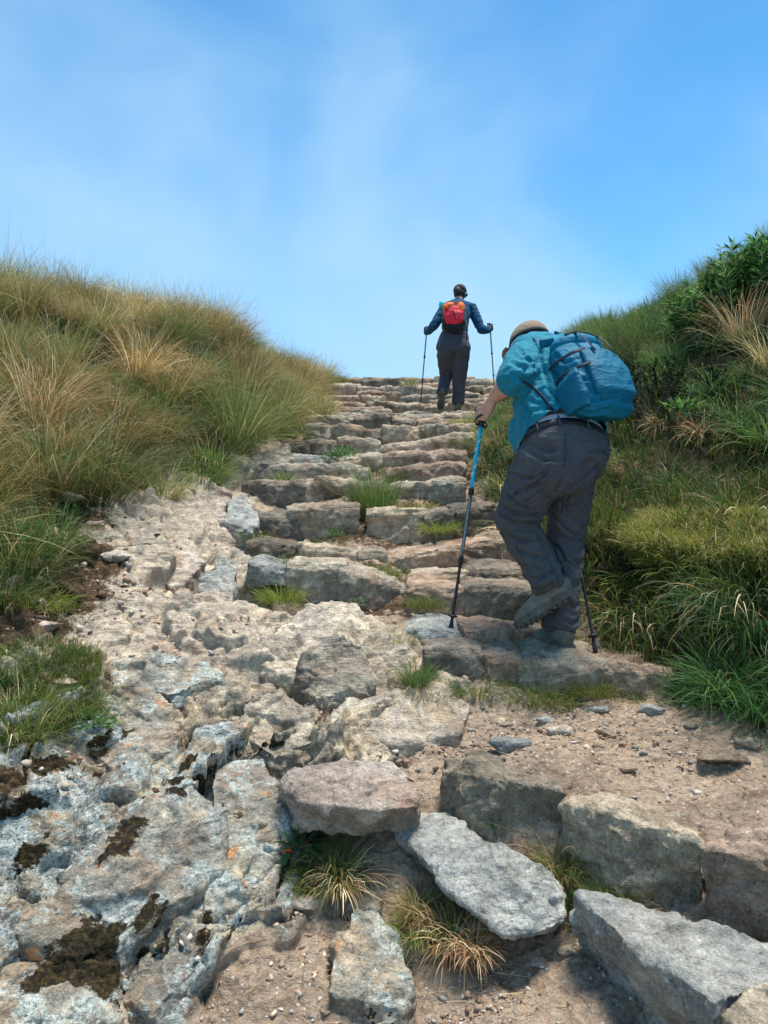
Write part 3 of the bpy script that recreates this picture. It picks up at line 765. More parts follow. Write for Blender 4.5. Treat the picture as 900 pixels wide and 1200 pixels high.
    for i, (px, py, Y, r, m, lab) in enumerate(L):
        q = P(px, py, Y); gz = float(ground_z([q.x], [q.y])[0])
        bm = []
        for k in range(16):
            v = Vector((rnd.gauss(0, 1), rnd.gauss(0, 1), rnd.gauss(0, 1))).normalized()
            bm.append((q.x + v.x * r * rnd.uniform(.8, 1.3), q.y + v.y * r * rnd.uniform(.6, .9), gz + r * .18 + v.z * r * .42))
        stone('loose_stone', bm, max(.0035, r * .06), r * .10, M[m], lab, 'stone', 'loose stones on the path', fs=2.2)
    return M

def build_gravel():
    """pebbles and rock chips spread over the earth: nobody could count them"""
    shapes = []
    for k in range(14):
        pts = [Vector(RNG.normal(0, 1, 3)).normalized() * RNG.uniform(.75, 1.15) for _ in range(9)]
        b = hull_bm(pts); bmesh.ops.triangulate(b, faces=b.faces[:]); b.verts.index_update()
        shapes.append((np.array([v.co[:] for v in b.verts]), np.array([[v.index for v in f.verts] for f in b.faces]))); b.free()
    xs, ys, rs, hue = [], [], [], []
    def spread(n, px, py, Y, ry, rx, lo, hi, tone):
        c = P(px, py, Y)
        xs.append(c.x + RNG.normal(0, rx, n)); ys.append(c.y + RNG.normal(0, ry, n))
        rs.append(lo * (hi / lo) ** (RNG.random(n) ** 2.6)); hue.append(np.full(n, tone))
    spread(5200, 720, 865, 2.85, .20, .40, .002, .020, 0)
    spread(2200, 600, 1150, 2.1, .12, .25, .002, .018, 0)
    spread(500, 760, 1120, 2.1, .15, .25, .003, .015, 0)
    spread(700, 380, 1080, 2.3, .15, .16, .003, .02, 0)
    spread(700, 300, 1160, 2.08, .10, .14, .003, .02, 1)
    spread(500, 430, 860, 2.9, .14, .2, .004, .024, 1)
    spread(800, 190, 670, 4.0, .55, .36, .004, .034, 1)
    spread(500, 250, 745, 3.5, .18, .40, .004, .026, 1)
    spread(500, 60, 690, 3.6, .4, .22, .005, .034, 2)
    spread(350, 120, 620, 4.2, .3, .25, .005, .04, 2)
    spread(700, 450, 620, 5.0, .9, .45, .006, .035, 0)
    spread(500, 480, 500, 8.0, 1.8, .6, .01, .05, 0)
    spread(260, 60, 920, 2.4, .25, .2, .004, .03, 2)
    x = np.concatenate(xs); y = np.concatenate(ys); r = np.concatenate(rs); hue = np.concatenate(hue)
    ok = (x < redge(y) + .02) & (x > ledge(y) - .25) & (y > 1.7)
    x, y, r, hue = x[ok], y[ok], r[ok], hue[ok]
    cl = fbm(np.stack([x * 3.5, y * 3.5, 0 * x], 1), 3, 91); ok = RNG.random(len(x)) < .25 + 1.1 * sstep(-.1, .35, cl)
    x, y, r, hue = x[ok], y[ok], r[ok], hue[ok]
    z = ground_z(x, y)
    n = len(x)
    sc = np.stack([r * RNG.uniform(.7, 1.3, n), r * RNG.uniform(.6, 1.1, n), r * RNG.uniform(.35, .75, n)], 1)
    th = RNG.uniform(0, 6.283, n); tl = RNG.normal(0, .35, n)
    VS, FS, OW, off = [], [], [], 0
    kind = RNG.integers(0, len(shapes), n)
    for k, (v0, f0) in enumerate(shapes):
        m = np.where(kind == k)[0]
        if not len(m): continue
        vv = v0[None] * sc[m][:, None]
        c, s_ = np.cos(tl[m])[:, None], np.sin(tl[m])[:, None]
        vx, vy, vz = vv[..., 0], vv[..., 1] * c - vv[..., 2] * s_, vv[..., 1] * s_ + vv[..., 2] * c
        c, s_ = np.cos(th[m])[:, None], np.sin(th[m])[:, None]
        vv = np.stack([vx * c - vy * s_ + x[m][:, None], vx * s_ + vy * c + y[m][:, None], vz + (z[m] + sc[m][:, 2] * .15)[:, None]], 2)
        FS.append((f0[None] + (np.arange(len(m)) * len(v0))[:, None, None]).reshape(-1, 3) + off); VS.append(vv.reshape(-1, 3)); OW.append(np.repeat(m, len(v0))); off += len(m) * len(v0)
    me = np_mesh('gravel', np.concatenate(VS), np.concatenate(FS), smooth=False)
    pal = np.array([[lin(158,134,112), lin(186,164,142), lin(200,188,172), lin(132,112,96), lin(150,146,138), lin(172,146,122)],
                    [lin(190,158,130), lin(214,190,160), lin(170,160,150), lin(150,118,94), lin(204,196,184), lin(186,150,124)],
                    [lin(120,92,70), lin(170,146,124), lin(200,184,164), lin(84,62,46), lin(140,120,102), lin(110,86,66)]])
    cc = pal[hue.astype(int), RNG.integers(0, 6, n)][:, :3] * RNG.uniform(.75, 1.1, (n, 1))
    point_color(me, 'blade', cc[np.concatenate(OW)])
    s = NT('gravel'); v = s.pos()
    col = s.mix(1.0, s.attr('blade'), s.ramp(s.noise(v, 160, 4, .7), [(.28, .65), (.72, 1.3)]), 'MULTIPLY')
    s.bsdf(col, .9, s.bump(s.noise(v, 300, 4, .7), .5, .003), spec=.25)
    tag(link('gravel', me, s.m), kind='stuff')
# ------------------------------------------------------------------ plants
GREEN = np.array([lin(52,78,34), lin(70,98,42), lin(86,112,50), lin(60,92,52), lin(98,118,56)])[:, :3]
DEEP = np.array([lin(34,66,34), lin(46,84,42), lin(58,96,48), lin(40,76,46)])[:, :3]
OLIVE = np.array([lin(104,108,54), lin(122,116,62), lin(92,98,48), lin(134,122,70)])[:, :3]
GOLD = np.array([lin(168,140,84), lin(186,158,104), lin(152,120,68), lin(140,104,56), lin(196,174,126)])[:, :3]
STRAW = np.array([lin(206,190,146), lin(190,166,118), lin(222,206,168), lin(170,140,96)])[:, :3]
TAN = np.array([lin(150,112,76), lin(178,146,108), lin(126,92,62), lin(196,168,130)])[:, :3]
MOSSY = np.array([lin(104,112,40), lin(122,124,50), lin(84,100,38), lin(136,128,62)])[:, :3]
BROWN = np.array([lin(92,66,40), lin(120,90,56), lin(74,54,34)])[:, :3]

def pick(mix, n, rng):
    """mix = [(palette, share), ...]"""
    w = np.array([m[1] for m in mix], float); w /= w.sum()
    which = rng.choice(len(mix), n, p=w)
    out = np.zeros((n, 3))
    for i, (pal, _) in enumerate(mix):
        k = which == i
        out[k] = pal[rng.integers(0, len(pal), k.sum())]
    return out * rng.uniform(.75, 1.25, (n, 1))

def blades(root, az, tilt, length, width, curl, col, segs=5, tip=None, rng=RNG, wob=.12):
    n = len(root)
    t = np.linspace(0, 1, segs + 1)
    pos = np.zeros((n, segs + 1, 3)); pos[:, 0] = root
    drift = rng.normal(0, wob * 2.2, n)
    kink = np.where(rng.random(n) < .3, rng.uniform(.4, 1.5, n), 0); kat = rng.uniform(.3, .8, n)
    sides = np.zeros((n, segs + 1, 3))
    roll = rng.normal(0, .5, n)
    for j in range(segs + 1):
        a = tilt + curl * t[j] ** 1.4 + kink * (t[j] > kat)
        z = az + drift * t[j]
        d = np.stack([np.sin(a) * np.cos(z), np.sin(a) * np.sin(z), np.cos(a)], 1)
        if j < segs: pos[:, j + 1] = pos[:, j] + d * (length / segs)[:, None]
        s = np.stack([-np.sin(z), np.cos(z), 0 * z], 1)
        up = np.cross(d, s)
        sides[:, j] = s * np.cos(roll)[:, None] + up * np.sin(roll)[:, None]
    prof = np.sqrt(np.clip(1 - t, 0.004, 1)) * (.6 + .4 * np.minimum(t * 4, 1))
    w = width[:, None] * prof[None] * .5
    v = np.stack([pos - sides * w[..., None], pos + sides * w[..., None]], 2).reshape(n, -1, 3)
    k = np.arange(segs)
    f0 = np.stack([2 * k, 2 * k + 1, 2 * k + 3, 2 * k + 2], 1)
    f = (f0[None] + (np.arange(n) * (2 * segs + 2))[:, None, None]).reshape(-1, 4)
    if tip is None: tip = col
    c = col[:, None] * (1 - t ** 2)[None, :, None] + tip[:, None] * (t ** 2)[None, :, None]
    c = np.repeat(c[:, :, None], 2, 2).reshape(-1, 3)
    return v.reshape(-1, 3), f, c

def join(parts):
    vs, fs, cs, o = [], [], [], 0
    for v, f, c in parts:
        vs.append(v); fs.append(f + o); cs.append(c); o += len(v)
    return np.concatenate(vs), np.concatenate(fs), np.concatenate(cs)

def blade_mesh(name, parts, mat):
    v, f, c = join(parts)
    me = np_mesh(name, v, f); point_color(me, 'blade', c); me.materials.append(mat)
    return me

def tuft(n, L, spread, w, mix, rng, tilt=.28, curl=(.3, 1.5), tips=None, segs=6, dead=.15):
    def part(n, L, mix, tilt, curl, w):
        a = rng.uniform(0, 6.283, n); rr = spread * np.sqrt(rng.random(n))
        root = np.stack([np.cos(a) * rr, np.sin(a) * rr, -.04 + 0 * a], 1)
        az = a + rng.normal(0, .6, n)
        tl = np.abs(rng.normal(0, tilt, n)) + rr / max(spread, 1e-4) * tilt * .8
        ln = L * rng.uniform(.5, 1.08, n)
        cu = rng.uniform(curl[0], curl[1], n)
        col = pick(mix, n, rng)
        tp = col * .65 + .35 * pick(tips or mix, n, rng)
        return blades(root, az, tl, ln, w * rng.uniform(.7, 1.3, n), cu, col, segs, tp, rng)
    out = [part(n, L, mix, tilt, curl, w)]
    if dead: out.append(part(int(n * dead), L * .55, [(BROWN, 1), (TAN, 1)], tilt * 1.9, (.8, 2.0), w))
    return out

def leaves_mesh(pos, d, nrm, length, width, col):
    """folded pointed leaves: base, two edges, midrib, tip"""
    n = len(pos)
    d = d / np.linalg.norm(d, axis=1)[:, None]
    s = np.cross(d, nrm); s /= np.maximum(np.linalg.norm(s, axis=1), 1e-6)[:, None]
    u = np.cross(s, d)
    L = length[:, None]; W = width[:, None]
    v = np.stack([pos, pos + d * L * .38 - s * W * .5 + u * W * .18, pos + d * L * .45 - u * L * .02, pos + d * L * .38 + s * W * .5 + u * W * .18, pos + d * L - u * L * .12], 1)
    f0 = np.array([[0, 1, 2, 2], [0, 2, 3, 3], [1, 4, 2, 2], [2, 4, 3, 3]])[:, :3]
    f = (f0[None] + (np.arange(n) * 5)[:, None, None]).reshape(-1, 3)
    return v.reshape(-1, 3), f, np.repeat(col, 5, 0)

def on_ground(px, py, Y):
    q = P(px, py, Y)
    return Vector((q.x, q.y, float(ground_z([q.x], [q.y])[0])))

def slope_at(x, y):
    e = .12
    z = base_z(np.array([x - e, x + e, x, x]), np.array([y, y, y - e, y + e]))
    return (z[1] - z[0]) / (2 * e), (z[3] - z[2]) / (2 * e)

def lean(x, y, amount, rng):
    sx, sy = slope_at(x, y)
    n = Vector((-sx, -sy, 1)).normalized()
    up = Vector((0, 0, 1)).lerp(n, amount).normalized()
    q = Vector((0, 0, 1)).rotation_difference(up)
    return (q @ Quaternion((0, 0, 1), rng.uniform(0, 6.283)))

def build_plants():
    bm_ = blade_mat('grass_blades', 1.35, .38)
    rng = np.random.default_rng(21)
    K = {}
    br_ = blade_mat('grass_blades_bank', 1.4, .38)
    ich = [[(OLIVE, 3), (GOLD, 1.7), (GREEN, 1.8)], [(OLIVE, 1.8), (GREEN, 3.6), (GOLD, .6)], [(GOLD, 3.4), (OLIVE, 1.8), (STRAW, 1)], [(GREEN, 3.6), (OLIVE, 1.6), (GOLD, .3)], [(GOLD, 1.5), (BROWN, 1.4), (OLIVE, 2), (GREEN, .8)]]
    for i, mx in enumerate(ich):
        K['ichu%d' % i] = blade_mesh('tussock_grass', tuft(520, .78, .12, .0042, mx, rng, .32, (.35, 1.9), [(GOLD, 1.3), (STRAW, .7), (OLIVE, 1.6), (GREEN, .6)]) + tuft(16, 1.12, .10, .0036, [(STRAW, 2), (GOLD, 1), (BROWN, 1)], rng, .22, (.1, .6), dead=0), bm_)
    for i, mx in enumerate([[(GREEN, 3), (OLIVE, 1)], [(GREEN, 2), (DEEP, 1), (GOLD, .5)], [(OLIVE, 2), (GREEN, 2), (STRAW, .6)]]):
        K['short%d' % i] = blade_mesh('tussock_grass', tuft(340, .36, .11, .0042, mx, rng, .42, (.3, 1.5), segs=5), bm_)
    for i, mx in enumerate([[(DEEP, 3), (GREEN, 2)], [(DEEP, 2), (GREEN, 2), (TAN, .8)], [(GREEN, 2), (MOSSY, 1.5), (DEEP, 1)]]):
        K['broad%d' % i] = blade_mesh('tussock_grass', tuft(300, .50, .13, .0085, mx, rng, .45, (.5, 1.9), [(GREEN, 3), (OLIVE, 1), (STRAW, .4)], dead=.35), br_)
    for i, mx in enumerate([[(STRAW, 2), (TAN, 3), (GREEN, .8)], [(TAN, 3), (BROWN, 1), (OLIVE, 1.2)]]):
        K['dry%d' % i] = blade_mesh('tussock_grass', tuft(230, .36, .13, .0085, mx, rng, .7, (.8, 2.3), dead=.6), br_)
    for i, mx in enumerate([[(GREEN, 3), (OLIVE, .7)], [(DEEP, 1.2), (GREEN, 2.4), (GOLD, .3)]]):
        K['rush%d' % i] = blade_mesh('tussock_grass', tuft(420, .62, .14, .0042, mx, rng, .20, (.1, .75), [(GREEN, 1), (OLIVE, 1), (STRAW, .5)]), br_)
    K['straw'] = blade_mesh('tussock_grass', tuft(300, .85, .12, .0045, [(STRAW, 3), (GOLD, 2), (OLIVE, .8)], rng, .26, (.4, 1.4)), br_)
    K['mossy'] = blade_mesh('tussock_grass', tuft(420, .17, .15, .004, [(MOSSY, 3), (GREEN, 1.2)], rng, .6, (.3, 1.6), segs=4), bm_)
    K['hang'] = blade_mesh('tussock_grass', tuft(320, .34, .12, .0055, [(MOSSY, 1.2), (STRAW, 1.1), (TAN, .9), (GREEN, 1.8), (DEEP, 1)], rng, .8, (1.0, 2.6), dead=.4), br_)
    K['dark'] = blade_mesh('tussock_grass', tuft(380, .46, .12, .0065, [(DEEP, 4), (GREEN, 1)], rng, .42, (.5, 1.8), [(GREEN, 2), (DEEP, 1)], dead=.2), br_)

    def put(kind, x, y, sc, label, group, amount=.5, sink=.02):
        ms = kind == 'mossy'
        o = bpy.data.objects.new('moss_cushion' if ms else 'grass_tussock', K[kind]); COL.objects.link(o)
        z = float(ground_z([x], [y])[0])
        o.location = (x, y, z - sink); o.rotation_mode = 'QUATERNION'; o.rotation_quaternion = lean(x, y, amount, rng)
        o.scale = (sc * rng.uniform(.9, 1.1), sc * rng.uniform(.9, 1.1), sc * rng.uniform(.85, 1.12))
        return tag(o, label, 'moss cushion' if ms else 'grass tussock', group)
    bank = []
    def sow(kind, x, y, sc, label, group, amount=.5):
        """a tussock of the banks: the ones that show largest stand alone, the far rest become one mass"""
        bank.append((sc * dict(s=.36, b=.5, d=.36, i=.78, r=.55, h=.34, m=.15).get(kind[0], .4) / y, kind, x, y, sc, label, group, amount))

    # ---- left bank
    G = 'tussocks of the left grass bank'
    step = .33
    for gy in np.arange(3.5, 14.2, step):
        for gx in np.arange(.02, 3.0, step):
            y = gy + rng.uniform(-.14, .14); x = float(ledge(y)) - gx - rng.uniform(-.10, .14)
            if x / y < -.60 or y < 3.4: continue
            if y > 8.5 and gx > 1.7: continue
            if y < 5.0 and gx < .30 and rng.random() < .5: continue
            c = gx
            if c < .30:
                k = ['short0', 'short1', 'short2', 'short2', 'ichu3'][rng.integers(5)]; s = rng.uniform(.75, 1.15)
                if y > 6.5: k = ['ichu4', 'short2', 'ichu3', 'ichu0'][rng.integers(4)]; s = rng.uniform(.6, .85)
                lab = 'short green tussock of grass along the foot of the left bank'
                if k.startswith('ichu'): lab = 'tall olive tussock growing low, at the foot of the left bank'
                g2 = G + ' foot'
            elif c < 1.25:
                k = ['ichu0', 'ichu1', 'ichu4', 'short0', 'ichu2', 'short0'][rng.integers(6)]; s = rng.uniform(.55, .9)
                if k == 'short0': s = rng.uniform(.8, 1.2)
                lab = {'ichu0': 'olive and gold drooping tussock halfway up the left bank', 'ichu1': 'mostly green drooping tussock halfway up the left bank', 'ichu3': 'green and olive tussock halfway up the left bank',
                       'ichu4': 'brownish gold tussock halfway up the left bank', 'short0': 'short bright green tuft halfway up the left bank', 'ichu2': 'golden straw tussock halfway up the left bank'}[k]
                g2 = G + ' middle ' + k[:-1]
            else:
                k = ['ichu0', 'ichu1', 'ichu2', 'ichu3', 'ichu4'][rng.integers(5)]; s = rng.choice([rng.uniform(.38, .6), rng.uniform(.6, .9)])
                lab = {'ichu0': 'olive and gold tussock on the left bank crest against the sky', 'ichu1': 'mostly green tussock on the left bank crest against the sky', 'ichu2': 'golden straw tussock on the left bank crest against the sky',
                       'ichu3': 'green and olive tussock on the left bank crest against the sky', 'ichu4': 'brownish tussock on the left bank crest against the sky'}[k]
                g2 = G + ' crest'
            sow(k, x, y, s, lab, g2, .55)
    for px, py, Y, k, s, lab in [
        (30,655,3.55,'short2',1.0,'grey green tuft on the dark slope at the left edge'),
        (60,640,3.75,'short0',.9,'second green tuft on the dark slope right of the edge tuft'),
        (5,620,3.7,'short1',1.0,'leafy green tuft cut by the left edge above the dark slope'),
        (5,690,3.3,'short0',.8,'low green tuft cut by the left edge on the dark slope'),
        (15,800,2.85,'short0',.55,'green tuft at the left edge beside the white stone'),
        (50,780,2.95,'short1',.55,'small green tuft behind the white stone'),
        (30,850,2.62,'short2',.6,'yellow green tuft in the low grass patch at the left edge'),
        (-5,870,2.55,'short0',.6,'bright green tuft lowest at the left edge'),
        (75,830,2.80,'mossy',.8,'low yellowish cushion of grass right of the white stone'),
        (25,770,2.98,'mossy',.9,'low grass cushion under the dark slope at the left edge'),
        (75,690,3.5,'mossy',.9,'mossy cushion on the dark slope'),
        (40,700,3.4,'mossy',.8,'mossy cushion at the left edge of the dark slope'),
        (160,560,5.15,'short1',1.0,'fresh green tuft over dark earth under the bank'),
    ]:
        q = P(px, py, Y); put(k, q.x, q.y, s, lab, 'tufts on the lower left slope', .4)
    # ---- right bank
    G = 'tussocks of the right grass bank'
    step = .29
    for gy in np.arange(2.9, 13.5, step):
        for gx in np.arange(.04, 2.8, step):
            y = gy + rng.uniform(-.12, .12); x = float(redge(y)) + gx + rng.uniform(-.08, .12)
            if x / y > .60: continue
            z = float(base_z([x], [y])[0]); py = 600 - z / y * F; px = 450 + x / y * F
            if y > 7.5 and gx > 1.4: continue
            if 700 < px < 905 and 640 < py < 735 and y < 3.9: continue
            if py > 640:
                k = ['hang', 'mossy', 'hang', 'mossy'][rng.integers(4)]; s = rng.uniform(.5, .8)
                if px > 825: k = 'dark'; s = rng.uniform(.5, .72)
                lab = {'hang': 'tuft of drooping dry and green grass at the foot of the right bank', 'mossy': 'yellow green mossy cushion at the foot of the right bank', 'dark': 'dark green long bladed tussock at the foot of the right bank'}[k]
            elif py > 595:
                k = ['mossy', 'mossy', 'hang', 'mossy'][rng.integers(4)]; s = rng.uniform(.6, .9)
                lab = {'mossy': 'mossy cushion on the turf ledge of the right bank', 'hang': 'drooping dry tuft on the turf ledge of the right bank', 'broad2': 'fresh broad bladed tuft on the turf ledge of the right bank'}[k]
            elif py > 470:
                k = ['broad0', 'broad1', 'broad2', 'dry0', 'dry1', 'broad0'][rng.integers(6)]; s = rng.uniform(.45, .70) * (.72 if py > 535 else 1)
                if 740 < px < 860 and rng.random() < .5: k = ['dry0', 'dry0', 'dry1'][rng.integers(3)]; s *= 1.1
                lab = {'broad0': 'deep green broad bladed tussock midway up the right bank', 'broad1': 'green tussock with tan dead leaves midway up the right bank', 'broad2': 'light green broad bladed tussock midway up the right bank',
                       'dry0': 'straw coloured litter tuft midway up the right bank', 'dry1': 'brown dead tuft midway up the right bank'}[k]
            else:
                k = ['rush0', 'rush1', 'rush0', 'broad0', 'broad1'][rng.integers(5)]; s = rng.uniform(.45, .72)
                lab = {'rush0': 'upright fine green tussock near the right bank crest', 'rush1': 'upright grey green tussock near the right bank crest', 'broad0': 'deep green broad bladed tussock near the right bank crest', 'broad1': 'green tussock with tan leaves near the right bank crest'}[k]
            sow(k, x, y, s, lab, G + ' ' + k, .45)
    for px, py, Y, k, s, lab in [
        (870,405,5.3,'straw',.62,'tall straw tussock under the leafy bush'), (905,430,5.0,'straw',.62,'tall straw tussock cut by the right edge'),
        (845,395,5.6,'rush1',.6,'upright tussock left of the tall straw ones'),
        (850,790,2.98,'dark',.62,'dark green tussock hanging over the earth terrace'), (890,808,2.86,'dark',.75,'largest dark green tussock, lowest at the right edge'),
        (885,740,3.1,'dark',.7,'dark green tussock at the right edge above the lowest one'), (835,745,3.3,'dark',.55,'dark green tussock between the ledge and the terrace'),
        (860,690,3.3,'hang',1.1,'straw tuft hanging from the turf ledge at the right'), (815,660,3.55,'hang',.9,'dry tuft hanging under the middle of the turf ledge'),
        (735,700,3.72,'hang',1.15,'dry yellow tuft behind the rear pole'), (770,715,3.60,'hang',1.0,'dry tuft above the end of the russet step'),
        (705,690,3.85,'mossy',1.2,'mossy cushion beside the rear leg'), (760,650,3.85,'mossy',1.2,'mossy cushion at the left end of the turf ledge'),
        (880,640,3.35,'mossy',1.3,'mossy cushion at the right end of the turf ledge'), (820,632,3.6,'mossy',1.3,'mossy cushion in the middle of the turf ledge'),
        (600,500,6.7,'short0',.95,'green tussock beside the hand of the nearer hiker'), (585,535,6.3,'short1',.9,'green tussock right of the upper stair, behind the pole'),
        (600,560,5.7,'short2',.9,'olive tussock behind the thigh of the nearer hiker'), (572,520,6.9,'short2',1.1,'olive tussock nearest the stair behind the pole'),
    ]:
        q = P(px, py, Y); put(k, q.x, q.y, s, lab, 'single tussocks of the right bank', .45)
    bank.sort(key=lambda b: -b[0])
    keep = [b for b in bank if not b[1].startswith('mossy')][:215] + [b for b in bank if b[1].startswith('mossy')]
    ids = set(id(b) for b in keep)
    VS, FS, CS, off = [], [], [], 0
    for b in bank:
        if id(b) in ids: put(*b[1:]); continue
        _, k, x, y, sc, lab, g, am = b
        me = K[k]; co = co_of(me) * sc
        R = np.array(lean(x, y, am, rng).to_matrix())
        co = co @ R.T + np.array([x, y, float(ground_z([x], [y])[0]) - .02])
        fi = np.empty(len(me.polygons) * 4, np.int32); me.loops.foreach_get('vertex_index', fi)
        cl = np.empty(len(me.vertices) * 4, np.float32); me.color_attributes['blade'].data.foreach_get('color', cl)
        VS.append(co); FS.append(fi.reshape(-1, 4) + off); CS.append(cl.reshape(-1, 4)[:, :3] * rng.uniform(.75, 1.2)); off += len(co)
    if VS:
        me = np_mesh('bank_grass', np.concatenate(VS), np.concatenate(FS)); point_color(me, 'blade', np.concatenate(CS))
        tag(link('bank_grass', me, bm_), kind='stuff')
    # ---- tufts in the stair
    for px, py, Y, k, s, lab in [
        (440,598,5.32,'rush0',.66,'tall bright green tuft in the middle of the stair'), (425,598,5.36,'rush0',.48,'left shoot beside the tall tuft in the stair'),
        (484,596,5.34,'mossy',1.2,'low olive cushion right of the tall tuft in the stair'), (332,560,5.75,'short1',.42,'little tuft at the left end of the upper stair'),
        (440,668,4.45,'mossy',.85,'olive tuft between the broken left row and the big slab'), (330,690,4.22,'mossy',.8,'moss hanging on the widest left row'),
        (330,652,4.6,'mossy',.75,'moss on the low dark stone at the left'), (515,612,5.02,'mossy',.7,'moss between two blocks below the tall tuft'),
        (487,790,3.12,'short0',.45,'green tuft at the left end of the rear boot row'), (500,802,3.1,'mossy',.6,'moss under the left end of the rear boot row'),
        (560,795,3.16,'mossy',.65,'moss at the foot of the narrow russet stone'), (640,808,3.12,'mossy',.7,'green cushion at the foot of the rear boot stone'),
        (610,808,3.12,'mossy',.6,'green cushion left of the rear boot stone foot'), (695,798,3.14,'mossy',.55,'grey green cushion where two step stones meet'),
        (600,757,3.42,'mossy',.6,'strip of moss behind the rear boot row'), (465,745,3.45,'mossy',.6,'moss left of the pale stone under the pole tip'),
        (300,625,4.9,'mossy',.6,'moss beside the pale green pointed rock'), (390,632,4.98,'mossy',.7,'green plant on the big light block'),
        (380,480,8.1,'short2',.8,'tuft leaning over the small upper stones'), (545,492,7.9,'mossy',.9,'green cushion among stones below the far hiker'),
        (700,640,4.3,'mossy',1.0,'mossy cushion between the legs and the turf ledge'), (590,700,4.0,'mossy',.7,'green cushion behind the raised boot'),
        (480,450,12.6,'short2',.7,'tuft on the skyline left of the far hiker'), (400,446,13.2,'short1',.8,'tuft on the skyline beside the left bank'), (385,448,13.0,'short0',.8,'tuft where the left bank meets the skyline'),
        (498,700,3.75,'mossy',.5,'moss on the russet block near the pole'), (660,1010,2.30,'short2',.42,'dry green tuft between the slabs and the terrace row'),
        (650,1000,2.36,'dry1',.45,'brown tuft at the foot of the dark upright stone'), (640,1035,2.30,'mossy',.45,'small green cushion right of the tilted slab'),
        (720,1045,2.20,'short0',.38,'thin green tuft before the tan upright stone'), (745,1055,2.16,'dry0',.32,'straw tuft behind the biggest slab'),
        (600,1000,2.44,'mossy',.5,'moss in the gap behind the tilted slab'), (535,948,2.58,'mossy',.42,'moss between the pink slab and the dark upright stone'),
        (570,975,2.5,'mossy',.4,'moss along the foot of the dark upright stone'), (690,1058,2.2,'mossy',.42,'moss at the tip of the biggest slab'),
        (388,1000,2.42,'short0',.42,'green tuft under the pink slab'), (400,1012,2.38,'dry0',.38,'straw tuft under the pink slab'), (375,1015,2.38,'mossy',.5,'low green cushion under the pink slab'),
        (500,1065,2.28,'mossy',.55,'green cushion under the tilted slab'), (530,1085,2.22,'dry0',.40,'dry tuft hanging below the tilted slab'), (555,1095,2.18,'dry0',.32,'dry tuft at the lower edge of the tilted slab'),
        (490,1055,2.30,'dry1',.36,'brown dry tuft under the left end of the tilted slab'), (805,1085,2.06,'dry0',.28,'few straws between the biggest slab and the terrace row'),
    ]:
        q = P(px, py, Y)
        o = put(k, q.x, q.y, s, lab, 'tufts growing between the stair stones', .3)
        o.location.z = max(o.location.z, q.z - .03) if abs(o.location.z - q.z) < .25 else q.z - .02
    # ---- fine turf of both banks: nobody could count it
    parts = []
    def turf(n, test, mix, L, w, curl, tilt, ylo, yhi, xlo, xhi, segs=3, k=1.0):
        y = np.exp(rng.uniform(math.log(ylo), math.log(yhi), n)); x = y * rng.uniform(xlo, xhi, n)
        f = fields(x, y); ok = test(x, y, f)
        x, y = x[ok], y[ok]; n = len(x)
        if n == 0: return
        z = ground_z(x, y)
        sx = (base_z(x + .1, y) - base_z(x - .1, y)) / .2
        sy = (base_z(x, y + .1) - base_z(x, y - .1)) / .2
        az = np.arctan2(-sy, -sx) + rng.normal(0, 1.1, n)
        clump = .6 + .8 * sstep(-.3, .5, fbm(np.stack([x * 4, y * 4, 0 * x], 1), 3, 77))
        parts.append(blades(np.stack([x, y, z - .01], 1), az, np.abs(rng.normal(.25, tilt, n)), L * rng.uniform(.4, 1.2, n) * clump, w * rng.uniform(.7, 1.3, n) * (y / 4) ** .5, rng.uniform(*curl, n), pick(mix, n, rng) * k, segs, pick(mix, n, rng) * k, rng))
    bl = lambda x, y, f: (f['bankl'] > .5) & (f['dirt'] + f['w'] < .55)
    br = lambda x, y, f: (f['bankr'] > .5)
    turf(42000, bl, [(OLIVE, 2), (GREEN, 2.4), (GOLD, 1), (BROWN, .6)], .24, .004, (.3, 1.8), .4, 2.5, 14, -.6, -.02)
    turf(48000, br, [(GREEN, 3), (DEEP, 2.2), (MOSSY, 1.0), (TAN, .6)], .17, .0055, (.4, 2.0), .5, 2.7, 13, .1, .6, 3, .86)
    def ledge_test(x, y, f):
        px = 450 + x / y * F; py = 600 - base_z(x, y) / y * F
        return (f['bankr'] > .4) & (px > 690) & (py > 590) & (py < 665)
    turf(60000, ledge_test, [(MOSSY, 3), (GREEN, 1.2), (STRAW, .4)], .085, .0035, (.2, 1.6), .5, 2.8, 5, .2, .6)
    turf(30000, lambda x, y, f: (450 + x / y * F < 120 + 60 * f['w']) & (600 - base_z(x, y) / y * F > 762 + 40 * f['w']) & (600 - base_z(x, y) / y * F < 890 - (450 + x / y * F) * .5), [(MOSSY, 2), (GREEN, 2.4)], .07, .0032, (.2, 1.4), .5, 2.3, 3.3, -.6, -.3)
    # dead straws lying on the earth
    n = 1500; cx = np.where(rng.random(n) < .6, P(720, 860, 2.85).x, P(560, 1120, 2.15).x); cyy = np.where(cx > .7, 2.85, 2.2)
    x = cx + rng.normal(0, .38, n); y = cyy + rng.normal(0, .2, n); ok = (y > 1.8) & (x < redge(y) + .1) & (x > rock_edge(y)); x, y = x[ok], y[ok]; n = len(x)
    parts.append(blades(np.stack([x, y, ground_z(x, y) + .004], 1), rng.uniform(0, 6.28, n), rng.uniform(1.35, 1.6, n), rng.uniform(.02, .10, n), np.full(n, .0022), rng.normal(0, .12, n), pick([(STRAW, 2), (TAN, 2), (BROWN, 1)], n, rng), 3, None, rng))
    v, f, c = join(parts)
    me = np_mesh('turf_grass', v, f); point_color(me, 'blade', c)
    tag(link('turf_grass', me, bm_), kind='stuff')

    lo = bpy.data.objects['turf_ledge']; bb = np.array([c[:] for c in lo.bound_box]); R, N2 = [], 26000
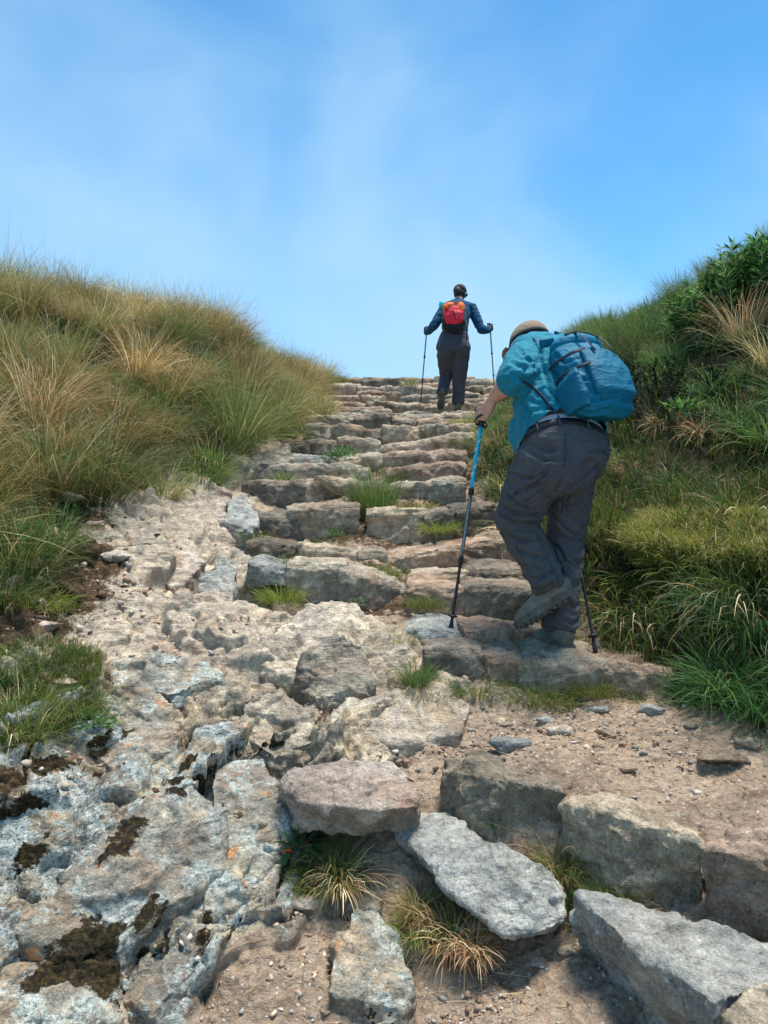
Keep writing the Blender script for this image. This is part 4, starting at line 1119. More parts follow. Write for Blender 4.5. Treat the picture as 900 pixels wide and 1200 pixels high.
    xy = rng.uniform(bb[:, :2].min(0), bb[:, :2].max(0), (N2, 2))
    for x, y in xy:
        ok, q, nn, _ = lo.ray_cast(Vector((x, y, 3)), Vector((0, 0, -1)))
        if ok and nn.z > .15: R.append((q.x, q.y, q.z - .006, math.atan2(nn.y, nn.x), nn.z))
    R = np.array(R); n = len(R)
    edge = np.clip(1.2 - R[:, 4], 0, 1)
    v, f, c = join([blades(R[:, :3], R[:, 3] + rng.normal(0, .9, n), np.abs(rng.normal(.3, .4, n)) + edge * .8, rng.uniform(.03, .085, n) * (1 + edge), rng.uniform(.002, .0042, n), rng.uniform(.2, 1.9, n), pick([(MOSSY, 3), (GREEN, 1), (STRAW, .5)], n, rng), 3, pick([(MOSSY, 3), (STRAW, .6)], n, rng), rng)])
    me = np_mesh('turf', v, f); point_color(me, 'blade', c); tf = bpy.data.objects.new('turf', me); COL.objects.link(tf); me.materials.append(br_); tf.parent = lo; tf['kind'] = 'stuff'
    # ---- bushes
    leaf_m = blade_mat('leaf_green', 1.0, .1)
    bark = plain('bark', lin(118, 98, 78), .9, bump=.6, bump_scale=90)
    def bush(name, base, stems, leaf_len, leaf_w, per, mix, label, spread, height, droop, cat, r=.006, whorl=True, up=.5, bare=.3):
        root = empty(name, base); tag(root, label, cat, None)
        sm = bmesh.new(); LP, LD, LN = [], [], []
        for i in range(stems):
            a = rng.uniform(0, 6.283); sp = spread * math.sqrt(rng.random()); h = height * rng.uniform(.6, 1.08) * (1 - .35 * (sp / spread) ** 2)
            tip = Vector((math.cos(a) * sp, math.sin(a) * sp, h)); b0 = Vector((math.cos(a) * sp * .25, math.sin(a) * sp * .25, -.05))
            pts = []
            for k in range(6):
                t = k / 5
                p = b0.lerp(tip, t) + Vector((math.cos(a), math.sin(a), 0)) * math.sin(t * 3.14) * sp * .12 + Vector(rng.normal(0, .012, 3)) * (t > 0)
                pts.append(base + p)
            loft(sm, pts, [r * (1 - .75 * k / 5) for k in range(6)], (1, 0, 0), 6)
            for j in range(per):
                t = bare + (1 - bare) * rng.random() ** .7
                k = min(int(t * 5), 4); q = pts[k].lerp(pts[k + 1], t * 5 - k)
                ax = (pts[k + 1] - pts[k]).normalized()
                rad = Vector(rng.normal(0, 1, 3)); rad = (rad - ax * rad.dot(ax)).normalized()
                d = (rad * (1.1 - .5 * t) + ax * up + Vector((0, 0, -droop)))
                LP.append(q[:]); LD.append(d[:]); LN.append((ax + Vector(rng.normal(0, .3, 3)))[:])
        n = len(LP)
        v, f, c = leaves_mesh(np.array(LP), np.array(LD), np.array(LN), leaf_len * rng.uniform(.6, 1.2, n), leaf_w * rng.uniform(.7, 1.2, n), pick(mix, n, rng))
        me = np_mesh('foliage', v, f, False); point_color(me, 'blade', c)
        link('stem', bm_mesh(sm, 'stem'), bark, root); link('foliage', me, leaf_m, root)
        return root
    LG = np.array([lin(84, 132, 60), lin(104, 154, 76), lin(62, 112, 52), lin(128, 168, 92)])[:, :3]
    DG = np.array([lin(34, 50, 30), lin(46, 62, 36), lin(58, 72, 44), lin(74, 84, 52)])[:, :3]
    for px, py, Y, st, sp, h, lab in [(885,372,5.5,70,.36,.62,'leafy green bush with narrow leaves at the top right corner'), (832,380,5.6,46,.28,.46,'smaller narrow leaved bush left of the corner bush'), (925,360,5.3,46,.3,.74,'tallest narrow leaved bush cut by the right edge')]:
        q = P(px, py, Y); b = Vector((q.x, q.y, float(ground_z([q.x], [q.y])[0])))
        bush('leafy_bush', b, st, .085, .017, 46, [(LG, 3), (DEEP, 1)], lab, sp, h, .12, 'bush', up=.55, bare=.42)['group'] = 'narrow leaved bushes on the right crest'
    for px, py, Y, st, sp, h, lab in [(770,470,5.1,46,.27,.42,'dark small leaved shrub beside the backpack'), (725,440,5.7,22,.17,.32,'smaller dark shrub just behind the backpack'), (838,450,5.0,12,.09,.16,'little dark shrub on a bare woody stem'), ]:
        q = P(px, py, Y); b = Vector((q.x, q.y, float(ground_z([q.x], [q.y])[0])))
        bush('dark_shrub', b, st, .022, .010, 130, [(DG, 3), (DEEP, .7)], lab, sp, h, .0, 'shrub', r=.007, up=.6, bare=.35)['group'] = 'dark shrubs of the right bank'
    # bare woody stem
    tw = bmesh.new(); b = on_ground(795, 500, 4.75)
    for ang, ln in ((.25, .30), (.95, .24), (-.3, .22)):
        pts = [b + Vector((math.sin(ang) * ln * t + .01 * math.sin(t * 9), -.03 * t, math.cos(ang * (.4 + .6 * t)) * ln * t - .03)) for t in np.linspace(0, 1, 8)]
        loft(tw, pts, [.010 * (1 - .6 * k / 7) for k in range(8)], (1, 0, 0), 7)
    tag(link('woody_stem', bm_mesh(tw, 'woody_stem'), bark), 'bare forked woody stem beside the dark shrub', 'stem')
    HG = np.array([lin(70, 112, 50), lin(92, 128, 64), lin(108, 130, 84), lin(56, 96, 44)])[:, :3]
    GG = np.array([lin(118, 134, 108), lin(96, 116, 84), lin(136, 148, 122)])[:, :3]
    for px, py, Y, n, rad, mix, lab, ll in [
        (402,533,6.25,420,.13,HG,'green cushion plant low in the upper stair',.03), (388,537,6.25,200,.09,HG,'small green plant left of the cushion plant',.025),
        (418,705,4.2,160,.055,GG,'silvery herb at the foot of the slanting riser stone',.022), (392,625,4.98,160,.06,HG,'bright herb on the face of the light block',.02),
        (352,985,2.42,50,.055,DEEP,'dark leaved herb with one red leaf under the pink slab',.05), (110,845,2.72,60,.06,HG,'broad leaved green herb in the low grass patch',.045),
        (160,575,5.05,110,.12,LG,'bright leafy herb at the foot of the left bank',.07), (345,478,8.0,110,.12,LG,'leafy herb in the bank above the stair',.06),
        (240,540,5.75,130,.13,LG,'light leafy herb at the edge of the rock slope',.06), (75,600,4.1,60,.09,DEEP,'small dark herb in the earth under the bank',.045),
        (668,1052,2.22,46,.04,HG,'small green herb between the two front slabs',.03), (585,968,2.5,46,.045,HG,'small round leaved herb behind the tilted slab',.022),
        (850,602,3.75,60,.08,LG,'bright green herb on the turf ledge',.04), (800,480,4.8,70,.1,LG,'fresh green herb beside the bare woody stem',.08)]:
        q = P(px, py, Y); z = float(ground_z([q.x], [q.y])[0])
        if abs(z - q.z) < .3: q.z = max(z, q.z - .02)
        a = rng.uniform(0, 6.283, n); e = np.arccos(rng.random(n)); 
        d = np.stack([np.cos(a) * np.sin(e), np.sin(a) * np.sin(e), np.cos(e) * .9 + .1], 1)
        pos = np.array(q)[None] + d * (rad * np.sqrt(rng.random(n)))[:, None] * [1, 1, .7]
        v, f, c = leaves_mesh(pos, d + rng.normal(0, .35, (n, 3)), np.array([[0, 0, 1.]]) + rng.normal(0, .4, (n, 3)), ll * rng.uniform(.6, 1.2, n), ll * .38 * rng.uniform(.7, 1.2, n), pick([(mix, 1)], n, rng))
        if 'red leaf' in lab: c[-10:] = np.array(lin(150, 44, 40)[:3])
        v = v - np.array(q)
        me = np_mesh('herb', v, f, False); point_color(me, 'blade', c)
        tag(link('herb', me, leaf_m, None, q), lab, 'plant', 'small herbs among the stones')
# ------------------------------------------------------------------ the two hikers
def folds(me, amp, freq, seed, spots=(), ridge=True):
    """cloth folds: displace along the normal, stronger near the given joints"""
    co = co_of(me); no = no_of(me)
    p = co * np.array(freq)
    wp = np.stack([fbm(co * 4 + 3, 2, seed + 5)] * 3, 1) * .8
    n = ridged(p + wp, 2, seed) - .55 if ridge else fbm(p + wp, 3, seed)
    k = np.full(len(co), .45)
    for c, r, a in spots: k = k + a * np.exp(-((co - np.array(c)) ** 2).sum(1) / (r * r))
    set_co(me, co + no * (amp * n * k)[:, None])

def creases(o, lines, width, depth):
    """press single folds into the cloth: a groove with a raised lip on either side"""
    me = o.data; co = co_of(me); no = no_of(me); out = np.zeros(len(co), np.float32)
    for ln in lines:
        pts = []
        for a, b in zip(ln, ln[1:]):
            for t in np.linspace(0, 1, 8):
                ok, loc, n, _ = o.ray_cast(Vector((0, 0, 0)), P(a[0] + (b[0] - a[0]) * t, a[1] + (b[1] - a[1]) * t, 1).normalized(), distance=9)
                if ok: pts.append(loc[:])
        if len(pts) < 4: continue
        pts = np.array(pts); m = len(pts)
        near = np.where(((co - pts.mean(0)) ** 2).sum(1) < (np.ptp(pts, 0).max() * .75 + .06) ** 2)[0]
        d2 = ((co[near][:, None] - pts[None]) ** 2).sum(2); k = d2.argmin(1); d = np.sqrt(d2.min(1))
        taper = np.sin(np.pi * (k + 1.5) / (m + 2)) ** .6
        out[near] += depth * taper * (-np.exp(-(d / width) ** 2) + .75 * np.exp(-((d - 2.1 * width) / (1.1 * width)) ** 2))
    set_co(me, co + no * out[:, None])

def cut(me, point, normal, keep_above=True, thick=.004):
    bm = bmesh.new(); bm.from_mesh(me)
    bmesh.ops.bisect_plane(bm, geom=bm.verts[:] + bm.edges[:] + bm.faces[:], plane_co=point, plane_no=normal, clear_inner=keep_above, clear_outer=not keep_above)
    if thick: bmesh.ops.solidify(bm, geom=bm.faces[:], thickness=thick)
    bm.to_mesh(me); bm.free()
    me.polygons.foreach_set('use_smooth', np.ones(len(me.polygons), dtype=bool)); me.update()

def lerp(a, b, t): return a.lerp(b, t)

def hand_on_grip(bm, c, axis, wrist, k=1.0, turn=1, out=None):
    """a closed hand: palm against the grip, four fingers curled round it, thumb over the top"""
    axis = axis.normalized(); c = Vector(c)
    if out is None: out = (wrist - c)
    out = (out - axis * out.dot(axis)).normalized()
    side = axis.cross(out) * turn
    palm = c + out * .030 * k
    loft(bm, [wrist, lerp(wrist, palm, .5), palm + axis * .005, palm - out * .012 * k], [(.026 * k, .021 * k), (.034 * k, .022 * k), (.042 * k, .020 * k), (.040 * k, .012 * k)], axis, 14)
    for i, (h, r, ln) in enumerate(((.034, .0095, 1.0), (.012, .0100, 1.08), (-.010, .0096, 1.0), (-.031, .0084, .85))):
        pts = []
        for j in range(7):
            th = math.radians(-20 + j * 36 * ln)
            rad = (.029 - .0015 * j + (.004 if j in (2, 4) else 0)) * k
            pts.append(c + axis * (h * k - .001 * j) + out * math.cos(th) * rad + side * math.sin(th) * rad)
        loft(bm, pts, [r * k * (1.05 - .05 * j) for j in range(7)], axis, 8)
        ball(bm, pts[-1], r * k * .75, 1); ball(bm, pts[2], r * k * 1.08, 1)
    t = [palm + axis * .022 * k - side * .012 * k, c + axis * .044 * k + out * .016 * k - side * .026 * k, c + axis * .050 * k - out * .010 * k - side * .024 * k, c + axis * .046 * k - out * .028 * k - side * .006 * k]
    loft(bm, t, [.013 * k, .0115 * k, .0105 * k, .008 * k], axis, 8); ball(bm, t[-1], .008 * k, 1)

def head_on(bm, c, face, up, k=1.0):
    """skull, jaw, nose, brow, lips, ears and neck root; face = where it looks"""
    face = face.normalized(); up = (up - face * up.dot(face)).normalized(); s = face.cross(up)
    R = Matrix((s, face, up)).transposed().to_4x4()
    ball(bm, c + up * .015 * k, (.076 * k, .095 * k, .100 * k), 3, R)
    ball(bm, c + face * .030 * k - up * .050 * k, (.056 * k, .060 * k, .066 * k), 3, R)
    ball(bm, c + face * .062 * k - up * .095 * k, (.028 * k, .026 * k, .020 * k), 2, R)
    loft(bm, [c + face * .088 * k + up * .012 * k, c + face * .104 * k - up * .018 * k, c + face * .108 * k - up * .030 * k], [.008 * k, .012 * k, .013 * k], s, 8)
    for sg in (-1, 1):
        ball(bm, c + s * sg * .078 * k - up * .012 * k - face * .006 * k, (.010 * k, .020 * k, .032 * k), 2, R)
        ball(bm, c + s * sg * .032 * k + face * .084 * k + up * .018 * k, (.022 * k, .010 * k, .007 * k), 2, R)
    ball(bm, c + face * .088 * k - up * .062 * k, (.026 * k, .010 * k, .006 * k), 2, R); ball(bm, c + face * .087 * k - up * .073 * k, (.022 * k, .010 * k, .007 * k), 2, R)
    return R, s, up

def boot(person, heel, toe, upv, mats, ankle, knee, k=1.0):
    toe = lerp(heel, toe, .95)
    f = (toe - heel); L = f.length; f.normalize()
    u = (upv - f * upv.dot(f)).normalized(); s = f.cross(u)
    prof = [(0, .024), (.05, .034), (.2, .037), (.42, .035), (.62, .046), (.78, .049), (.9, .040), (.97, .024), (1.0, .010)]
    up = bmesh.new()
    hs = [(0.02, .075), (.12, .100), (.28, .110), (.45, .098), (.62, .080), (.78, .064), (.90, .054), (.975, .036)]
    pts, rad = [], []
    for t, h in hs:
        w = np.interp(t, [a for a, _ in prof], [b for _, b in prof]) * k * .98
        pts.append(heel + f * (t * L) + u * (.016 * k + h * k * .5)); rad.append((w, h * k * .5))
    loft(up, pts, rad, s, 18, 2.4)
    a0 = heel + f * (.22 * L) + u * .08 * k
    sh = (knee - ankle).normalized(); c1 = ankle + sh * .035
    loft(up, [a0 - u * .03 * k, lerp(a0, c1, .35), lerp(a0, c1, .7), c1], [(.044 * k, .056 * k), (.045 * k, .056 * k), (.048 * k, .058 * k), (.050 * k, .060 * k)], s, 18)
    me = remesh(up, .0045 * max(k, 1), 4); folds(me, .004, (22, 22, 30), 61)
    b = link('boot', me, mats['boot'], person)
    sb = bmesh.new()
    for z0, z1, g in ((.010, .024, 1.10), (.022, .036, 1.04)):
        ring = []
        for sg in (1, -1):
            for t, w in (prof if sg == 1 else prof[::-1]):
                tt = t * 1.03 - .012
                ring.append((tt, w * g * sg * k))
        lo = [sb.verts.new(heel + f * (t * L) + s * w + u * z0 * k) for t, w in ring]; hi = [sb.verts.new(heel + f * (t * L) + s * w + u * z1 * k) for t, w in ring]
        sb.faces.new(lo[::-1]); sb.faces.new(hi)
        for i in range(len(ring)): sb.faces.new((lo[i], lo[(i + 1) % len(ring)], hi[(i + 1) % len(ring)], hi[i]))
    M3 = Matrix((s, f, u)).transposed().to_4x4()
    for i in range(11):
        t = .03 + i * .088
        if .36 < t < .44: continue
        w = float(np.interp(t, [a for a, _ in prof], [b_ for _, b_ in prof])) * k
        for sg in (-1, 1):
            bmesh.ops.create_cube(sb, size=1, matrix=Matrix.Translation(heel + f * (t * L) + s * sg * w * .62 + u * .005 * k) @ M3 @ Matrix.Rotation(sg * .35, 4, 'Z') @ Matrix.Diagonal((w * .85, .016 * k, .014 * k, 1)))
    so = link('sole', bm_mesh(sb, 'sole', False), mats['sole'], b)
    lc = bmesh.new()
    for i in range(4):
        t = .40 + i * .075; w = .024 * k
        c = heel + f * (t * L) + u * float(np.interp(t, [a for a, _ in hs], [h * k + .018 * k for _, h in hs]))
        loft(lc, [c - s * w, c + u * .004, c + s * w], [.003 * k] * 3, f, 6)
    link('lace', bm_mesh(lc, 'lace'), mats['lace'], b)
    cl = bmesh.new()
    g1 = (f - sh * f.dot(sh)).normalized(); g2 = sh.cross(g1); ct = c1
    rings = [ct + (g2 * math.cos(q) * .050 + g1 * math.sin(q) * .058) * k for q in np.linspace(0, 6.283, 25)]
    loft(cl, rings, [.009 * k] * 25, sh, 8)
    link('collar', bm_mesh(cl, 'collar'), mats['lace'], b)
    return b

def trekking_pole(tip, top, label, mats, k=1.0):
    ax = (top - tip); L = ax.length; ax.normalize()
    root = empty('trekking_pole', tip); tag(root, label, 'trekking pole', 'trekking poles of the hikers')
    def rod(name, a, b, r, mat, parent=root, prof=None):
        bm = bmesh.new(); n = 7
        pr = prof or [1] * n
        loft(bm, [tip + ax * (L * (a + (b - a) * i / (len(pr) - 1))) for i in range(len(pr))], [r * k * q for q in pr], (1, 0, 0), 14)
        return link(name, bm_mesh(bm, name), mat, parent)
    up = rod('upper_shaft', .60, .90, .0098, mats['teal'])
    # white dashes running round the teal tube
    bm = bmesh.new(); s0 = ax.cross(Vector((1, 0, 0))).normalized(); s1 = ax.cross(s0)
    for j in range(7):
        for h in range(2):
            pts = []
            for i in range(5):
                th = .6 + j * 1.1 + h * 3.1 + i * .28; z = L * (.625 + j * .037 + i * .006)
                pts.append(tip + ax * z + (s0 * math.cos(th) + s1 * math.sin(th)) * .0092 * k)
            loft(bm, pts, [.0016 * k, .0026 * k, .003 * k, .0026 * k, .0016 * k], ax, 6)
    link('white_dashes', bm_mesh(bm, 'white_dashes'), mats['white'], up)
    rod('middle_shaft', .30, .61, .0080, mats['steel'])
    rod('lower_shaft', .035, .31, .0066, mats['black'])
    for z, r in ((.60, .0135), (.305, .0115)):
        c = rod('clamp', z - .016, z + .016, r, mats['black'], root, [.8, 1, 1, 1, .8])
        bm = bmesh.new(); loft(bm, [tip + ax * (L * z) + s0 * r * k * .9 - ax * .014, tip + ax * (L * z) + s0 * r * k * 1.5, tip + ax * (L * z) + s0 * r * k * 1.2 + ax * .016], [.004 * k, .005 * k, .003 * k], s1, 8)
        link('lever', bm_mesh(bm, 'lever'), mats['black'], c)
    rod('basket', .052, .066, .022, mats['black'], root, [.4, 1, 1, .5])
    rod('rubber_tip', 0, .055, .0105, mats['black'], root, [.9, 1, .95, .8, .7, .65])
    g = rod('grip', .885, 1.0, .0165, mats['black'], root, [.75, .9, .82, .95, .85, 1.0, .9, 1.15, 1.2, .8])
    bm = bmesh.new(); t0 = tip + ax * (L * .985)
    pts = [t0 + s0 * (.012 + .05 * math.sin(q)) * k + s1 * (.035 * math.sin(q * 2)) * k - ax * (.10 * k * (1 - math.cos(q)) * .5) for q in np.linspace(0, 6.283, 17)]
    loft(bm, pts, [(.006 * k, .0016 * k)] * 17, ax, 8)
    link('strap', bm_mesh(bm, 'strap'), mats['black'], g)
    return root

def build_people():
    M = dict(
        skin=plain('skin', lin(206, 150, 124), .55, noise_amt=.12, scale=30, bump=.25, bump_scale=160),
        shirt=cloth_mat('shirt_teal', lin(18, 134, 152), lin(10, 104, 124), .8, .08, .45, 10),
        trousers=cloth_mat('trousers_grey', lin(92, 90, 92), lin(68, 67, 69), .85, .04, .5, 9),
        under=cloth_mat('undershirt', lin(206, 206, 214), lin(186, 188, 200), .9),
        belt=plain('belt', lin(20, 22, 30), .5, bump=.2),
        cap=cloth_mat('cap_khaki', lin(158, 134, 108), lin(132, 110, 86), .9, .2, .3, 14),
        boot=plain('boot_grey', lin(116, 111, 100), .85, noise_amt=.4, scale=22, bump=.7, bump_scale=140),
        sole=plain('boot_sole', lin(98, 94, 84), .9, noise_amt=.45, scale=26, bump=.6, bump_scale=120),
        lace=plain('boot_trim', lin(46, 48, 50), .85),
        pack=cloth_mat('pack_blue', lin(1, 120, 148), lin(1, 92, 118), .6, .0, .55, 12),
        pack2=cloth_mat('pack_blue_dark', lin(1, 106, 132), lin(1, 82, 106), .62, .0, .4, 14),
        strap=plain('webbing', lin(14, 34, 52), .7, bump=.3),
        teal=plain('pole_teal', lin(30, 176, 204), .3, .2, noise_amt=.05), white=plain('pole_white', lin(226, 236, 238), .35, noise_amt=.03),
        steel=plain('pole_steel', lin(120, 124, 128), .28, .9, noise_amt=.1), black=plain('black_plastic', lin(24, 24, 28), .5, noise_amt=.15),
        hair=plain('hair_dark', lin(44, 32, 26), .6, noise_amt=.4, scale=60, bump=.8, bump_scale=120),
        eye=plain('eye', lin(60, 50, 44), .2, noise_amt=.1),
        navy=cloth_mat('top_navy_teal', lin(14, 80, 116), lin(8, 58, 88), .8, .04, .4, 12),
        trousers2=cloth_mat('trousers_charcoal', lin(82, 81, 88), lin(62, 61, 67), .85, .04, .5, 9),
        red=cloth_mat('cover_red', lin(250, 52, 72), lin(228, 34, 54), .55, .1, .5, 14), orange=cloth_mat('cover_orange', lin(250, 122, 24), lin(236, 96, 12), .55, .1, .5, 14),
        charcoal=cloth_mat('pack_black', lin(36, 38, 44), lin(24, 26, 32), .75),
        capb=cloth_mat('cap_black', lin(34, 32, 34), lin(22, 22, 24), .85), glove=plain('glove', lin(24, 30, 38), .8, bump=.3),
    )
    # ================================================= the nearer hiker
    J = dict(pelvis=P(660,522,3.38), hl=P(638,532,3.33), hr=P(676,532,3.44), kl=P(604,612,3.46), al=P(655,689,3.31), kr=P(663,632,3.54), ar=P(668,738,3.46),
             waist=P(656,484,3.44), chest=P(645,438,3.56), upper=P(640,414,3.65), neck=P(634,405,3.71), head=P(621,404,3.83),
             sl=P(618,414,3.58), el=P(604,443,3.36), wl=P(579,465,3.52), sr=P(672,412,3.76), er=P(676,455,3.96), wr=P(655,478,3.88))
    right = Vector((.87, .5, 0)).normalized()
    spine = (J['neck'] - J['pelvis']).normalized()
    back = (spine.cross(right)); back = -back if back.y > 0 else back
    tipL = P(528, 738, 3.53); topL = P(568, 470, 3.60)
    tipR = P(698, 765, 3.36); topR = P(646, 474, 3.86)
    axL = (topL - tipL).normalized(); axR = (topR - tipR).normalized()
    gL = topL - axL * .055; gR = topR - axR * .055
    foot_l = (P(676, 699, 3.31), P(605, 741, 3.475)); foot_r = (P(668, 767, 3.37), P(668, 767, 3.37) + Vector((-.10, .285, .0)))
    def ankle_of(ft, knee, upv=None, k=1.0):
        f = (ft[1] - ft[0]).normalized(); u = upv or (knee - ft[0]); u = (u - f * u.dot(f)).normalized()
        return ft[0] + f * .075 * k + u * .105 * k
    J['al'] = ankle_of(foot_l, J['kl']); J['ar'] = ankle_of(foot_r, J['kr'], Vector((0, 0, 1)))
    # body: one continuous figure under the clothes
    bm = bmesh.new()
    loft(bm, [J['pelvis'] - spine * .08, J['pelvis'], J['waist'], J['chest'], J['upper'], J['neck']], [(.12, .10), (.155, .12), (.155, .12), (.16, .12), (.145, .085), (.06, .06)], right, 24)
    loft(bm, [J['upper'] , J['neck'], lerp(J['neck'], J['head'], .7)], [.07, .06, .055], right, 16)
    face = Vector((-.55, .72, -.42))
    R, hs, hu = head_on(bm, J['head'], face, Vector((-.1, .5, .85)))
    for sh, e, w in (('sl', 'el', 'wl'), ('sr', 'er', 'wr')):
        loft(bm, [lerp(J['upper'], J[sh], .5), J[sh], lerp(J[sh], J[e], .5), J[e]], [.06, .058, .052, .044], (0, 0, 1), 16)
        loft(bm, [J[e] - (J[w] - J[e]) * .06, lerp(J[e], J[w], .2), lerp(J[e], J[w], .45), lerp(J[e], J[w], .8), J[w]], [.044, .049, .046, .034, .029], (0, 0, 1), 16)
        ball(bm, J[e], .045)
    hand_on_grip(bm, gL, axL, J['wl'], 1.08, -1, Vector((.35, -1, .15))); hand_on_grip(bm, gR, axR, J['wr'], 1.05, 1, Vector((.4, -.9, .1)))
    for h, k, a, ft in (('hl', 'kl', 'al', foot_l), ('hr', 'kr', 'ar', foot_r)):
        loft(bm, [lerp(J['pelvis'], J[h], .6), J[h], lerp(J[h], J[k], .5), J[k], lerp(J[k], J[a], .35), J[a]], [.09, .095, .078, .058, .056, .040], right, 16)
        loft(bm, [J[a], lerp(J[a], lerp(ft[0], ft[1], .3), .5), lerp(ft[0], ft[1], .35) + (J[a] - ft[0]).normalized() * .04], [.032, .030, .026], right, 12)
    me = remesh(bm, .0050, 2, .45)
    person = link('person', me, M['skin'], None)
    tag(person, 'person in teal shirt and grey trousers bent forward, leaning on a pole beside the camera side boulders', 'person')
    person['label'] = 'person in a teal shirt and khaki cap bending forward up the stair, nearer hiker'
    for sg in (-1, 1):
        b = bmesh.new(); ball(b, J['head'] + R.to_3x3() @ Vector((sg * .032, .088, .008)), .012, 2); link('eye', bm_mesh(b, 'eye'), M['eye'], person)
    # hair rim and cap
    b = bmesh.new(); ball(b, J['head'] + hu * .012 - face.normalized() * .008, (.080, .096, .094), 3, R)
    hm = bm_mesh(b, 'hair'); cut(hm, J['head'] - hu * .02 + face.normalized() * .05, (hu * .2 - face.normalized()), True, 0); link('hair', hm, M['hair'], person)
    b = bmesh.new(); cc = J['head'] + hu * .028
    ball(b, cc, (.087, .106, .092), 4, R)
    cm = bm_mesh(b, 'cap'); cut(cm, cc - hu * .012, hu, True, .004); cap = link('cap', cm, M['cap'], person)
    b = bmesh.new(); fn = face.normalized()
    pts = [cc + fn * (.085 + .075 * t) - hu * (.012 + .02 * t * t) for t in (0, .35, .7, 1)]
    loft(b, pts, [(.080, .004), (.078, .004), (.062, .004), (.03, .003)], hs, 40); link('peak', bm_mesh(b, 'peak'), M['cap'], cap)
    b = bmesh.new(); rr = [cc - hu * .010 + hs * math.cos(q) * .0885 + fn * math.sin(q) * .1075 for q in np.linspace(0, 6.283, 33)]
    loft(b, rr, [(.009, .003)] * 33, hu, 8); link('cap_band', bm_mesh(b, 'cap_band'), M['lace'], cap)
    # shirt
    b = bmesh.new()
    hem = J['pelvis'] + spine * .02
    loft(b, [J['pelvis'] - spine * .06, hem, J['waist'], lerp(J['waist'], J['chest'], .5), J['chest'], J['upper'], J['neck'] + spine * .005], [(.205, .165), (.208, .168), (.206, .168), (.198, .16), (.19, .148), (.165, .105), (.072, .07)], right, 32, 2.2)
    belly = lerp(J['waist'], J['pelvis'], .35) - back * .07 - right * .03
    ball(b, belly, (.17, .15, .16), 3)
    for sh, e, w in (('sl', 'el', 'wl'), ('sr', 'er', 'wr')):
        loft(b, [lerp(J['upper'], J[sh], .35), J[sh], lerp(J[sh], J[e], .5), J[e], lerp(J[e], J[w], .20)], [.085, .086, .083, .078, .066], (0, 0, 1), 20); ball(b, J[e], .078, 3)
    sm = remesh(b, .0065, 6)
    folds(sm, .016, (9, 9, 13), 70, [(J['waist'], .16, .6), (J['el'], .12, .8), (J['sl'], .1, .4)])
    cut(sm, J['pelvis'] - spine * .012, (spine - back * .34).normalized(), True, 0)
    for e, w in (('el', 'wl'),):
        pass
    shirt = link('shirt', sm, M['shirt'], person)
    creases(shirt, [[(608,408),(620,424),(612,446)], [(599,425),(615,433),(634,430)], [(622,470),(645,479),(662,490)], [(611,492),(630,480),(652,480)], [(634,420),(640,440),(648,466)], [(612,470),(622,486),(618,504)],
                    [(600,440),(612,446),(624,440)], [(628,404),(634,414),(632,428)], [(640,455),(652,464),(668,478)]], .009, .010)
    b = bmesh.new(); d = (J['wl'] - J['el']).normalized(); s1 = d.cross(Vector((0, 0, 1))).normalized(); s2 = d.cross(s1); c0 = lerp(J['el'], J['wl'], .23)
    loft(b, [c0 + (s1 * math.cos(q) + s2 * math.sin(q)) * .058 for q in np.linspace(0, 6.283, 25)], [(.014, .011)] * 25, d, 8)
    cf = bm_mesh(b, 'rolled_cuff'); link('rolled_cuff', cf, M['shirt'], shirt)
    b = bmesh.new(); loft(b, [J['neck'] + spine * .004 + (right * math.cos(q) * .068 + back * math.sin(q) * .064) for q in np.linspace(0, 6.283, 25)], [(.014, .006)] * 25, spine, 8)
    link('collar', bm_mesh(b, 'collar'), M['pack2'], shirt)
    # undershirt strip and belt
    def ring(name, base, ra, rb, h, t, mat, parent, nrm):
        b = bmesh.new(); n = 49
        s = (right - nrm * right.dot(nrm)).normalized(); q2 = nrm.cross(s)
        loft(b, [base + s * math.cos(q) * ra + q2 * math.sin(q) * rb for q in np.linspace(0, 6.2832, n)], [(h, t)] * n, nrm, 8, 3)
        return link(name, bm_mesh(b, name), mat, parent)
    ring('undershirt', J['pelvis'] + spine * .020, .194, .158, .022, .004, M['under'], person, spine)
    # trousers
    b = bmesh.new()
    loft(b, [J['pelvis'] - spine * .15, J['pelvis'] - spine * .06, J['pelvis'] - spine * .002], [(.145, .13), (.192, .160), (.197, .160)], right, 28, 2.3)
    ball(b, lerp(J['hl'], J['hr'], .22) + back * .03 - spine * .09, (.115, .11, .13)); ball(b, lerp(J['hl'], J['hr'], .62) + back * .03 - spine * .08, (.115, .11, .13))
    kn = {}
    for h, k, a, r in (('hl', 'kl', 'al', (.120, .120, .110, .093, .086, .077, .074)), ('hr', 'kr', 'ar', (.104, .102, .092, .082, .079, .074, .076))):
        loft(b, [lerp(J['pelvis'], J[h], .75) - spine * .03, lerp(J[h], J[k], .12), lerp(J[h], J[k], .55), J[k], lerp(J[k], J[a], .3), lerp(J[k], J[a], .72), lerp(J[k], J[a], 1.06)], list(r), right, 24)
    tm = remesh(b, .0065, 6)
    folds(tm, .019, (6, 6, 9), 81, [(J['kl'], .14, 1.0), (J['kr'], .12, .8), (J['al'], .13, .9), (J['ar'], .16, 1.0), (J['hl'] + back * .05 - spine * .1, .10, .4)])
    for q, nn in ((J['al'] + (J['al'] - J['kl']).normalized() * .035, (J['kl'] - J['al']).normalized()), (J['ar'] + (J['ar'] - J['kr']).normalized() * .035, (J['kr'] - J['ar']).normalized())):
        pass
    tr = link('trousers', tm, M['trousers'], person)
